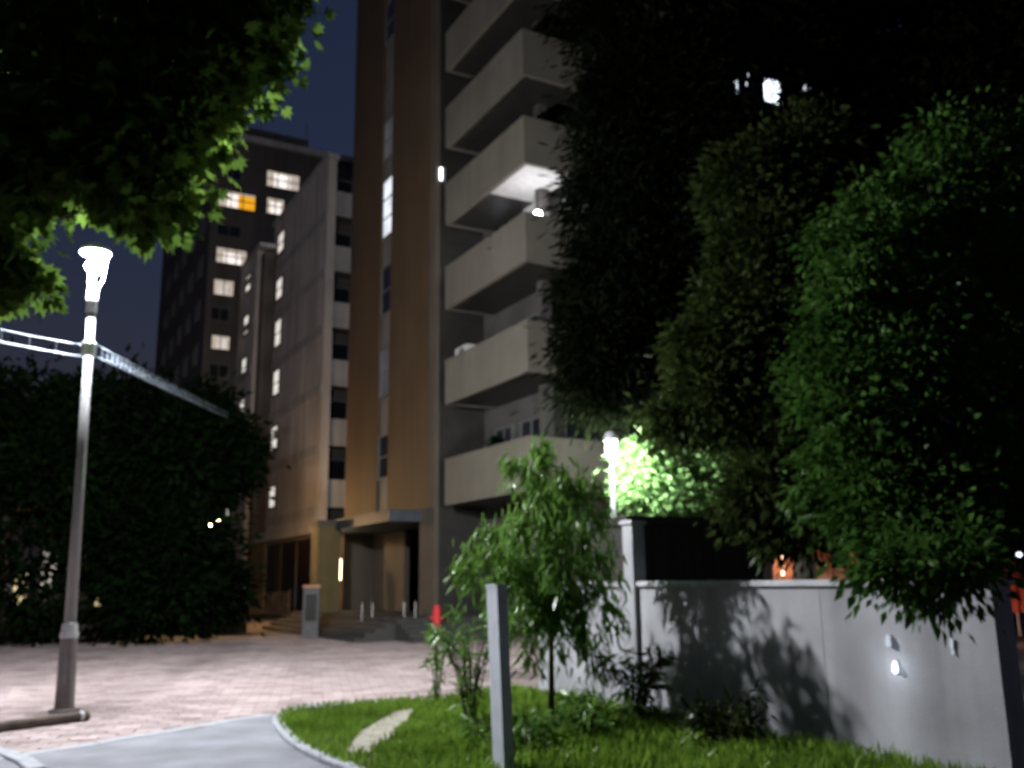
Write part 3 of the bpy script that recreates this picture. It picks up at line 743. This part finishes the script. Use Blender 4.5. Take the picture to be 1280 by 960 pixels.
# bluish reflections on the wall, imitated by small glowing shapes
for x, y, lab in ((1113, 801, 'small leaf-shaped glowing stand-in for a bluish reflection on the pale wall, upper of the pair'), (1122, 834, 'brightest small glowing stand-in for a bluish reflection on the pale wall, lower of the pair'), (1192, 808, 'thin upright glowing stand-in for a bluish reflection on the pale wall near its right end')):
    v, z = on_u(x, y, WU); r = empty('wall_glint', W(WU, v, z), HEAD); tag(r, lab, 'wall glint', 'imitated reflections on the pale wall')
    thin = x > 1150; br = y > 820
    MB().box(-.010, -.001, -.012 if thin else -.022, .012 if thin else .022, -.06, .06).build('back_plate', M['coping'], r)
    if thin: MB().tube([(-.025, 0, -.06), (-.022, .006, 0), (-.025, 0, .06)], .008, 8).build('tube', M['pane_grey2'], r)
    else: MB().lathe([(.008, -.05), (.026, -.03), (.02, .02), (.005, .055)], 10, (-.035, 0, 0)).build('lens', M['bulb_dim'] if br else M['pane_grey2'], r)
    if br: point('lamp_light', r, (-.15, 0, 0), .5, (.75, .85, 1), .03)  # added glow round the brightest imitated reflection

# leaning post in the foreground
pb = gp(630, 975); pr = empty('leaning_post', (pb.x, pb.y, .05)); tag(pr, 'pale square post leaning slightly left in front of the young tree', 'post')
pt = pd(620, 734, pb.y); hh = pt.z - .05
sx = (pt.x - pb.x)
def skew_box(mb, x0, x1, y0, y1, z0, z1):
    k = sx / hh
    mb.add([(x0+k*z0,y0,z0),(x1+k*z0,y0,z0),(x1+k*z0,y1,z0),(x0+k*z0,y1,z0),(x0+k*z1,y0,z1),(x1+k*z1,y0,z1),(x1+k*z1,y1,z1),(x0+k*z1,y1,z1)],
           [(3,2,1,0),(4,5,6,7),(0,1,5,4),(1,2,6,5),(2,3,7,6),(3,0,4,7)])
mb = MB(); skew_box(mb, -.045, .045, -.13, .13, -.1, hh); mb.build('shaft', M['post'], pr)
mb = MB(); skew_box(mb, -.05, .05, -.135, .135, hh + .001, hh + .025); mb.build('cap', M['post'], pr)
pr.rotation_euler = (0, 0, R(22))

# ------------------------------------------------------------------ shed and the second lamp behind the wall
YS = 15.5
s0 = pd(786, 700, YS); s1 = pd(952, 700, YS + 1.2); zs_ = pd(860, 644, YS).z
sh = empty('flat_roofed_shed', (s0.x, s0.y, 0), math.atan2(s1.y - s0.y, s1.x - s0.x)); tag(sh, 'dark flat-roofed shed behind the pale wall', 'shed')
Ls = (s1 - s0).xy.length
MB().box(0, Ls, 0, 2.4, 0, zs_ - .14).build('body', M['shed'], sh); MB().box(-.08, Ls + .08, -.1, 2.5, zs_ - .139, zs_).build('roof', M['shed'], sh)
nb = int(Ls / .2)
for k in range(nb): MB().box(k * Ls / nb + .006, (k + 1) * Ls / nb - .006, -.025, -.001, .05, zs_ - .16).build('board', M['shed'], sh)

YL = 17.8
l2 = pd(769, 700, YL); zl2 = pd(763, 575, YL).z
lamp2 = empty('street_lamp', (l2.x, l2.y, 0)); tag(lamp2, 'slender lamp with a teardrop head glowing behind the young tree', 'street lamp')
MB().tube([(0, 0, 0), (0, 0, zl2 - .2)], [.06, .04], 10).build('pole', M['grey_metal'], lamp2, smooth=True)
MB().lathe([(.045, zl2 - .199), (.035, zl2 - .1), (.03, zl2 - .01)], 14).build('holder', M['pale_metal'], lamp2)
MB().lathe([(.03, zl2 + .0), (.07, zl2 + .1), (.105, zl2 + .22), (.08, zl2 + .34)], 14).build('bulb', emit('bulb2', (.90, 1.0, .93), 1500), lamp2, smooth=True)
MB().lathe([(.13, zl2 + .36), (.15, zl2 + .42), (.11, zl2 + .52), (.03, zl2 + .57)], 14).build('cap', M['pale_metal'], lamp2)

# ------------------------------------------------------------------ young drooping tree on the bed
def young_tree():
    b = gp(690, 905, .03); Y = b.y; top = pd(676, 552, Y)
    root = empty('young_tree', b); tag(root, 'young tree with long drooping leaves and a thin trunk on the grass bed', 'tree')
    tips = [(676, 552, 0), (640, 575, .2), (706, 590, -.2), (612, 660, .1), (588, 690, -.2), (650, 640, -.4), (690, 640, .3), (735, 600, .2), (750, 640, -.1), (758, 690, .3),
            (700, 700, -.5), (655, 715, .4), (620, 720, -.1), (745, 720, .1), (720, 660, -.5), (668, 600, .4), (630, 690, .5), (680, 755, .3), (640, 770, .2), (730, 770, -.2), (765, 755, .0), (700, 790, .2), (664, 800, -.2), (742, 812, .1)]
    mb = MB(); h = (top - b).z
    pts = [Vector((0, 0, 0)), Vector((.01, .02, h * .3)), Vector((-.02, 0, h * .55)), Vector((0, .02, h * .8)), (top - b)]
    mb.tube(pts, [.035, .028, .022, .014, .006], 8)
    P = []; A = []; Tn = []
    for x, y, dy in tips:
        tp = pd(x, y, Y + dy * 1.4) - b
        st = Vector((0, 0, max(h * .38, min(h * .9, tp.z * .72))))
        mid = st.lerp(tp, .55) + Vector((0, 0, .22)); br = [st, st.lerp(mid, .5) + Vector((0, 0, .08)), mid, tp, tp + Vector((tp.x * .08, 0, -.28))]
        mb.tube(br, [.013, .010, .007, .004, .002], 5)
        base_t = random.random() * .6
        for q in range(210):
            t = random.random() ** .7 * 4; i = min(3, int(t)); p = br[i].lerp(br[i+1], t - i)
            p = p + Vector((random.gauss(0, .085), random.gauss(0, .085), random.gauss(0, .10)))
            P.append(p); A.append((random.gauss(0, .45) + tp.x * .3, random.gauss(0, .45), -1.0 + random.gauss(0, .35))); Tn.append(min(1, base_t + .4 * random.random()))
    mb.build('trunk', M['bark'], root, smooth=True)
    P = np.array(P); A = np.array(A)
    leaves('crown', P, A, .17 * (.6 + .8 * rng.random(len(P))), np.array(Tn), T_LANCE, M['leaf_young'], root)
young_tree()

def shrub(px, py, h, rad, nst, label, per=26, mat='leaf_young', sz=.15, up=.2, tm=T_LANCE, zb_=.03):
    b = gp(px, py, zb_); root = empty('shrub', b); tag(root, label, 'shrub', 'shrubs on the grass bed')
    mb = MB(); P = []; A = []; Tn = []
    for k in range(nst):
        a = random.random() * 6.283; r = rad * math.sqrt(random.random()); hh_ = h * (.55 + .45 * random.random())
        tip = Vector((r * math.cos(a), r * math.sin(a), hh_)); br = [Vector((tip.x * .1, tip.y * .1, 0)), Vector((tip.x * .45, tip.y * .45, hh_ * .6)), tip, tip * 1.12 + Vector((0, 0, -.12))]
        mb.tube(br, [.010, .008, .005, .002], 5); bt = random.random() * .6
        for q in range(per):
            t = .4 + random.random() * 2.6; i = min(2, int(t)); p = br[i].lerp(br[i+1], t - i)
            P.append(p + Vector((random.gauss(0, .04), random.gauss(0, .04), random.gauss(0, .04)))); A.append((random.gauss(0, .5) + tip.x * .6, random.gauss(0, .5) + tip.y * .6, up + random.gauss(0, .5) - .4)); Tn.append(bt + .4 * random.random())
    mb.build('stem', M['bark'], root)
    P = np.array(P); leaves('foliage', P, np.array(A), sz * (.6 + .8 * rng.random(len(P))), np.array(Tn), tm, M[mat], root)
shrub(588, 905, 1.25, .45, 22, 'wispy bright leafy shrub left of the leaning post', 16)
shrub(546, 880, .95, .18, 9, 'slim sparse plant at the left edge of the shrubs', 20)
shrub(640, 940, .35, .5, 20, 'low leafy shrub round the foot of the leaning post', 18)
shrub(735, 925, .45, .45, 16, 'low shrub at the foot of the young tree', 22)
shrub(905, 940, .5, .4, 16, 'dark low shrub against the middle of the pale wall', 26, 'leaf_olive')
shrub(800, 905, .8, .35, 16, 'sparse shrub at the wall pillar', 24, 'leaf_mid')

# ------------------------------------------------------------------ overhanging plane tree, top left
def L3(px, py, Y, r, n): p = pd(px, py, Y); return (tuple(p), r, n)
lobA = [L3(8, 330, 7.6, (.24, .35, .16), 20), L3(-60, 262, 7.8, (.45, .6, .4), 40), L3(180, 240, 8.2, (.26, .4, .30), 22), L3(130, 165, 8.2, (.62, .7, .5), 56),
        L3(205, 150, 8.6, (.42, .6, .42), 44), L3(60, 130, 8.6, (.95, 1.0, .75), 90), L3(170, 60, 9.0, (1.0, 1.1, .75), 90), L3(268, 55, 8.8, (.55, .7, .5), 54), L3(312, 0, 9.0, (.42, .7, .5), 45), L3(242, 112, 8.4, (.3, .5, .3), 24),
        L3(70, 20, 10.2, (1.3, 1.2, .9), 110), L3(-80, 190, 9.6, (.8, 1.1, 1.0), 80), L3(-120, 0, 10.0, (1.6, 1.5, 1.4), 110), L3(190, -90, 9.8, (1.4, 1.4, .9), 110), L3(280, -100, 9.4, (.8, 1.2, .7), 60), L3(20, 215, 8.0, (.55, .6, .4), 50), L3(110, 228, 7.8, (.32, .5, .25), 24),
        L3(60, 60, 12.5, (1.5, 1.0, .9), 70), L3(200, 20, 12, (1.3, 1, .8), 60)]
tree('plane_tree', 'leafy tree overhanging the lamp from the upper left', (-9.2, 9.8, 0), (-8.0, 10.2, 10.5), .26, lobA, 20, .17, .17, T_STAR, M['leaf_near'], droop=.55, fill=.3, clear=((tuple(pd(113, 322, 8)), .42), (tuple(pd(100, 300, 8.4)), .38)))

# ------------------------------------------------------------------ trees behind the wall, right
def trunk_base(px, Y): p = pd(px, 700, Y); return (p.x, p.y, 0)
lobC = [L3(820, 20, 20, (2.3, 2, 1.6), 150), L3(785, 120, 19.6, (1.15, 1.6, 1.4), 110), L3(860, 140, 19.5, (1.8, 1.6, 1.6), 130), L3(775, 240, 19.4, (1.15, 1.6, 1.3), 110), L3(850, 260, 19.4, (1.8, 1.6, 1.5), 130),
        L3(775, 350, 19.2, (1.15, 1.6, 1.2), 110), L3(845, 380, 19.0, (1.7, 1.6, 1.4), 120), L3(780, 440, 19.0, (1.15, 1.5, 1.0), 100), L3(850, 470, 18.8, (1.5, 1.5, 1.0), 100), L3(752, 490, 18.9, (.5, .8, .55), 36), L3(850, -120, 20, (2.2, 2, 2.2), 120), L3(930, 60, 20, (1.8, 1.6, 1.8), 110), L3(742, 440, 18.9, (.55, .9, .8), 50)]
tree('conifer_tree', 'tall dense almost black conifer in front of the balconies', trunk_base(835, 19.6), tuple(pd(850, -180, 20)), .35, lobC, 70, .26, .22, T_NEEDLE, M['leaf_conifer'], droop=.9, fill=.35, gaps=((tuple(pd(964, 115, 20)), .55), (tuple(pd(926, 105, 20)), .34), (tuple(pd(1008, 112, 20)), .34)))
lobD = [L3(930, 230, 15.8, (0.51, 0.77, 0.68), 60), L3(960, 310, 15.6, (0.85, 0.94, 0.77), 80), L3(930, 380, 15.4, (0.59, 0.85, 0.59), 60), L3(900, 440, 15.2, (0.68, 0.85, 0.51), 66), L3(980, 420, 15.2, (0.94, 0.94, 0.77), 90), L3(890, 500, 15.0, (0.64, 0.85, 0.42), 60),
        L3(960, 520, 15.0, (0.94, 0.94, 0.68), 90), L3(1010, 590, 14.6, (0.77, 0.85, 0.68), 80), L3(960, 620, 14.2, (0.59, 0.68, 0.42), 46), L3(1000, 660, 14.0, (0.51, 0.59, 0.30), 34), L3(1000, 200, 16, (0.85, 0.94, 0.85), 80), L3(1010, 300, 15.8, (0.77, 0.94, 0.77), 70), L3(845, 530, 15.4, (0.34, 0.51, 0.24), 24)]
tree('olive_green_tree', 'dim olive-green tree in the middle behind the wall', trunk_base(990, 15.4), tuple(pd(985, 180, 15.8)), .2, lobD, 56, .19, .16, T_OVAL, M['leaf_olive'], droop=.6, fill=.6, gaps=((tuple(pd(964, 115, 16)), .3), (tuple(pd(1008, 112, 16)), .22)))
lobE = []
for (x, y, Y, r, n_) in ((1105, 310, 9.9, .42, 46), (1062, 352, 9.8, .34, 36), (1082, 405, 9.8, .36, 42), (1150, 380, 9.7, .46, 54), (1058, 470, 9.6, .34, 40), (1120, 465, 9.5, .44, 54), (1180, 455, 9.6, .46, 54), (1078, 535, 9.3, .34, 40),
        (1140, 545, 9.3, .42, 50), (1195, 560, 9.2, .44, 50), (1105, 600, 9.0, .34, 42), (1160, 625, 8.9, .38, 44), (1205, 640, 8.8, .36, 40), (1130, 665, 8.6, .30, 34), (1180, 700, 8.2, .28, 30), (1110, 712, 7.0, .10, 9), (1165, 722, 6.9, .13, 12), (1205, 715, 6.9, .12, 11),
        (1220, 300, 10.2, .55, 60), (1245, 400, 10.0, .5, 50), (1240, 510, 9.8, .42, 44), (1170, 280, 10.3, .4, 40),
        (1050, 300, 10.2, .22, 16), (1085, 262, 10.4, .20, 14), (1130, 240, 10.6, .26, 18), (1205, 215, 10.6, .34, 26), (1250, 180, 10.8, .4, 30), (1040, 420, 9.9, .18, 12), (1032, 510, 9.7, .20, 14), (1050, 575, 9.3, .20, 14), (1075, 645, 8.9, .18, 12), (1010, 470, 10.0, .14, 8), (1240, 620, 9.0, .3, 26), (1020, 610, 9.4, .14, 8), (1160, 170, 10.8, .24, 14)):
    x += random.uniform(-8, 8); y += random.uniform(-8, 8)
    lobE.append(L3(x, y, Y, (r * 1.15, r * 1.2, r), n_))
tree('green_leafy_tree', 'green leafy tree with hanging boughs reaching over the right part of the wall', trunk_base(1185, 10.1), tuple(pd(1180, 300, 9.9)), .15, lobE, 44, .125, .105, T_OVAL, M['leaf_mid'], droop=.8, fill=.5)
lobF = [L3(1120, 40, 22, (3.2, 2, 2.2), 170), L3(1240, 60, 22, (3, 2, 2.4), 150), L3(1060, 150, 22, (1.6, 1.5, 1.5), 90), L3(1180, 210, 22, (2.5, 2, 2.0), 140), L3(1290, 260, 21, (2.2, 2, 2.2), 130), L3(1270, 420, 20, (2.0, 2, 2.0), 120), L3(1290, 560, 19, (1.4, 1.5, 1.4), 90), L3(1000, 20, 22, (1.8, 1.6, 1.8), 90), L3(1090, -120, 22, (4, 2, 2), 140), L3(1040, 330, 21, (2, 2, 2.4), 120), L3(1130, 420, 21, (2.4, 2, 2.4), 130)]
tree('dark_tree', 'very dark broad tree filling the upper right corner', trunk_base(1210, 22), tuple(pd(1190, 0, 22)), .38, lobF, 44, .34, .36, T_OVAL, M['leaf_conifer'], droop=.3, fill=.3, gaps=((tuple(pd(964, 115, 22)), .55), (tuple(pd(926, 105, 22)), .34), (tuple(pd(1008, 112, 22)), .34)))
lobG = [L3(800, 590, 18.9, (.5, .5, .55), 46), L3(850, 585, 19.2, (.7, .6, .6), 60), L3(900, 595, 19.4, (.6, .6, .5), 46), L3(815, 625, 18.9, (.55, .5, .4), 40), L3(875, 630, 19.1, (.8, .6, .4), 56)]
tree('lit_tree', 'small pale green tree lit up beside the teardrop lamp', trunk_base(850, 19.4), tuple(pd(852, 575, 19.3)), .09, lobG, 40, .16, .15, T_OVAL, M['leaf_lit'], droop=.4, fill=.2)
lobH = [L3(1000, 560, 24, (1.6, 1, 1.4), 60), L3(1090, 620, 24, (1.8, 1, 1.0), 60), L3(930, 620, 24, (1.4, 1, .8), 50)]
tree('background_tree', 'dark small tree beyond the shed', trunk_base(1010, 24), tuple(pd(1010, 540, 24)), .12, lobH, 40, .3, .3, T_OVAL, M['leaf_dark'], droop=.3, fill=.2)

# lit windows of the tower's street front, glimpsed through the conifer
bright = emit('bright_cool_pane', (.78, .86, 1.0), 3.0, .5, 3); M['bright_cool'] = bright
for (x0, x1, y0, y1, pn) in ((952, 976, 96, 134, 'bright_cool'), (1001, 1014, 92, 132, 'pane_cool'), (916, 922, 92, 120, 'bright_cool'), (930, 936, 90, 110, 'bright_cool')):
    a0, z1 = on_v(x0, y0, vb0 + 1.7); a1, z0 = on_v(x1, y1, vb0 + 1.7); win(bA, 'v', vb0 + 1.7, a0, a1, z0, z1, pn, 2, 1, .05)
# orange-lit brick wall beyond the garden wall with tube lamps
b0 = pd(966, 700, 26); b1 = pd(1118, 700, 25.5); an = math.atan2(b1.y - b0.y, b1.x - b0.x); Lb = (b1 - b0).length
bw = empty('brick_wall', (b0.x, b0.y, 0), an); tag(bw, 'low orange-lit brick wall far behind the pale wall', 'wall')
zbw = pd(1000, 688, 26).z; zlo = pd(1000, 718, 26).z
for k, (f0, f1) in enumerate(((.0, .25), (.32, .48), (.62, .76), (.82, 1.0))):
    MB().box(Lb * f0, Lb * f1, 0, .3, 0, zbw).build('brick_pier', M['brick_far'], bw)
MB().box(.05, Lb - .05, .1, .25, 0, zlo + .15).build('brick_base', M['brick_far'], bw)
for f_, lab in ((.07, 'upright warm tube lamp on the left end of the far brick wall'), (.9, 'upright warm tube lamp on the right end of the far brick wall')):
    p = Vector((b0.x, b0.y, 0)).lerp(Vector((b1.x, b1.y, 0)), f_); r = empty('tube_lamp', (p.x, p.y - .08, (zbw + zlo) / 2), an); tag(r, lab, 'lamp', 'tube lamps on the far brick wall')
    MB().tube([(0, 0, -.35), (0, 0, .35)], .035, 8).build('tube', M['bulb_orange'], r); MB().box(-.05, .05, .03, .07, -.4, .4).build('bracket', M['frame'], r)
    point('lamp_light', r, (0, -.5, 0), 14, (1, .52, .3), .1)
# folded red parasol and far lights at the right edge
p = gp(1276, 800); par = empty('folded_parasol', (p.x, p.y, 0)); tag(par, 'folded reddish parasol at the right edge of the view', 'parasol')
hp = pd(1262, 700, p.y).z
MB().tube([(0, 0, 0), (0, 0, hp)], .03, 8).build('pole', M['frame_pale'], par)
mbp = MB(); prof = [(.06, hp * .985), (.16, hp * .9), (.27, hp * .72), (.36, hp * .52), (.30, hp * .34)]; vs = []; nn = 16
for i, (r_, z) in enumerate(prof):
    for k in range(nn):
        q = 6.283 * k / nn; rr = r_ * (1 if k % 2 else .68); vs.append((rr * math.cos(q), rr * math.sin(q), z))
fs = []
for i in range(len(prof) - 1):
    for k in range(nn): j = (k + 1) % nn; fs.append((i*nn+k, i*nn+j, (i+1)*nn+j, (i+1)*nn+k))
mbp.add(vs, fs); mbp.build('canopy', M['parasol'], par)
MB().lathe([(.3, 0), (.3, .06), (.06, .1)], 14).build('base', M['shed'], par)
for x, y, Y, lab, c in ((1228, 710, 34, 'tiny white far lamp left of the parasol', 'bulb_dim'), (1245, 716, 34, 'tiny warm far lamp just left of the parasol', 'bulb_orange'), (1274, 693, 30, 'tiny white far lamp above the parasol', 'bulb_dim')):
    p = pd(x, y, Y); r = empty('far_lamp', (p.x, p.y, 0)); tag(r, lab, 'lamp', 'far lamps at the right edge')
    MB().tube([(0, 0, 0), (0, 0, p.z - .08)], .03, 6).build('pole', M['taupe_metal'], r); MB().lathe([(.03, p.z - .079), (.09, p.z), (.03, p.z + .09)], 10).build('globe', M[c], r)
p = Vector(par.location); rl = empty('added_ground_lamp', (p.x - .75, p.y - .9, 0)); tag(rl, 'low warm ground lamp added to light the folded parasol', 'lamp')
MB().lathe([(.06, 0), (.06, .3), (.09, .32), (.07, .4)], 10).build('body', M['shed'], rl); point('lamp_light', rl, (0, 0, .55), 14, (1, .5, .35), .06)  # added light source, there only to brighten the parasol

# ------------------------------------------------------------------ dark trees, hedge and a lit house at the left
def blk(px, Y): return trunk_base(px, Y)
lobL1 = [L3(20, 705, 27, (1.6, 1.2, .9), 13), L3(90, 700, 27, (1.3, 1.0, .9), 13), L3(-40, 720, 27, (1.4, 1.0, .8), 12), L3(60, 750, 27, (1.8, 1.0, .5), 12), L3(30, 520, 27.60, (2.21, 1.93, 1.24), 80), L3(-40, 600, 27.60, (2.21, 2.07, 1.66), 80), L3(70, 590, 26.91, (1.66, 1.66, 1.24), 70), L3(20, 650, 26.22, (1.38, 1.38, 0.97), 9), L3(-80, 500, 27.60, (2.21, 1.93, 1.38), 60)]
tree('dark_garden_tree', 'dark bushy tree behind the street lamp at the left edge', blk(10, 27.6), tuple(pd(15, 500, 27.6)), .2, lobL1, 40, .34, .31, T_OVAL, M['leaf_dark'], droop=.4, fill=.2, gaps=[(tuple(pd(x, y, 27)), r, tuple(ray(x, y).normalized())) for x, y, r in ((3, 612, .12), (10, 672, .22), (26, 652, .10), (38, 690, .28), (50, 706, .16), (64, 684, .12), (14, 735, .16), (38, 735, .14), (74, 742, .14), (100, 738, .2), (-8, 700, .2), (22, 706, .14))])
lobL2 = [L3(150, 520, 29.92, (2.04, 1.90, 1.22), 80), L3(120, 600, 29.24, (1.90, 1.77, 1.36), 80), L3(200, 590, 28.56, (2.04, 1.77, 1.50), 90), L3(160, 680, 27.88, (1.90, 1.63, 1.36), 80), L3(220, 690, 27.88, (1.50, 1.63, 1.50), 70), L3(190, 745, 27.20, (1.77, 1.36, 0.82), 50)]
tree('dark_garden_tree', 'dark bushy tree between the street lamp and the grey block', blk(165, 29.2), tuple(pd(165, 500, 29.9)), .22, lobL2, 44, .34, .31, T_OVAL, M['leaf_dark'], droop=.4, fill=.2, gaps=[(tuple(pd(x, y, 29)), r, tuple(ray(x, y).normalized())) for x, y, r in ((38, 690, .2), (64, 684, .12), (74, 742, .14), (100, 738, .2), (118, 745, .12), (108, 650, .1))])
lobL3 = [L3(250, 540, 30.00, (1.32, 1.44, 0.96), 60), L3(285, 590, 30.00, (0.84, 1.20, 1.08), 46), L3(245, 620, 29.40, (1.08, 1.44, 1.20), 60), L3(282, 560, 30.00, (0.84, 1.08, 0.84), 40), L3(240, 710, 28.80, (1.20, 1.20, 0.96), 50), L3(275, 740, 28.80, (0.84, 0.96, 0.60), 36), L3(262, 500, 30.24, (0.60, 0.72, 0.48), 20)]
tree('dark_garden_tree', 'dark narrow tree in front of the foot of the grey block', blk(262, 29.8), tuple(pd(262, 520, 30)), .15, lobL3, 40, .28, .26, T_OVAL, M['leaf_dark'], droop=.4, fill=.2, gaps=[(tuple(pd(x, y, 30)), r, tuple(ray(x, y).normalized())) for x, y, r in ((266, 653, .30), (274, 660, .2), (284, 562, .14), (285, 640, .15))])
def hedge(x0, x1, ybase, Y, h, dep, label):
    a = gp(x0, ybase); b = gp(x1, ybase); r = empty('clipped_hedge', (a.x, a.y, 0), math.atan2(b.y - a.y, b.x - a.x)); tag(r, label, 'hedge')
    L = (b - a).length; n = int(L * h * 260); P = np.stack([rng.random(n) * L, rng.random(n) * dep, .05 + rng.random(n) * (h - .05)], 1)
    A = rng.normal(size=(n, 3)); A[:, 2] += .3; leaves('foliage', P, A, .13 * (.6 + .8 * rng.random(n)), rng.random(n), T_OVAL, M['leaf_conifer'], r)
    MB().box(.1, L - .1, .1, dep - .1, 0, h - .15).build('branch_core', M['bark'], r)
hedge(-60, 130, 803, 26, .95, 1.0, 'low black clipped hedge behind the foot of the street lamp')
hedge(134, 296, 793, 26, .75, .9, 'low dark hedge along the far plaza below the garden trees')
hb = pd(40, 700, 36); hs = empty('low_house', (hb.x, hb.y, 0), R(4)); tag(hs, 'low house with warm lit windows glimpsed through the trees at left', 'house')
MB().box(-7, 5, 0, 6, 0, 4.2).build('wall', M['rear_wall'], hs); MB().box(-7.3, 5.3, -.4, 6.3, 4.2, 4.5).build('roof', M['rear_dark'], hs)
for i, (x, w_, z0, z1, pn) in enumerate(((-2.4, .7, 1.0, 2.4, 'pane_warm'), (-1.2, .5, 1.9, 3.2, 'pane_white2'), (-.3, .5, .9, 2.2, 'pane_warm'), (.7, .5, 1.6, 3.0, 'pane_white2'), (1.6, .4, .9, 2.2, 'pane_warm'), (2.5, .4, .9, 2.2, 'pane_warm'), (-3.6, .5, 1.2, 2.6, 'pane_warm'), (-4.7, .5, 1.6, 3.0, 'pane_white2'))):
    f_ = MB().box(x - w_/2 - .07, x + w_/2 + .07, -.05, -.001, z0 - .07, z1 + .07).build('window', M['frame'], hs); MB().box(x - w_/2, x + w_/2, -.08, -.051, z0, z1).build('pane', M[pn], f_)
# ------------------------------------------------------------------ render settings
SC.render.engine = 'CYCLES'
SC.cycles.use_denoising = True
SC.cycles.max_bounces = 6
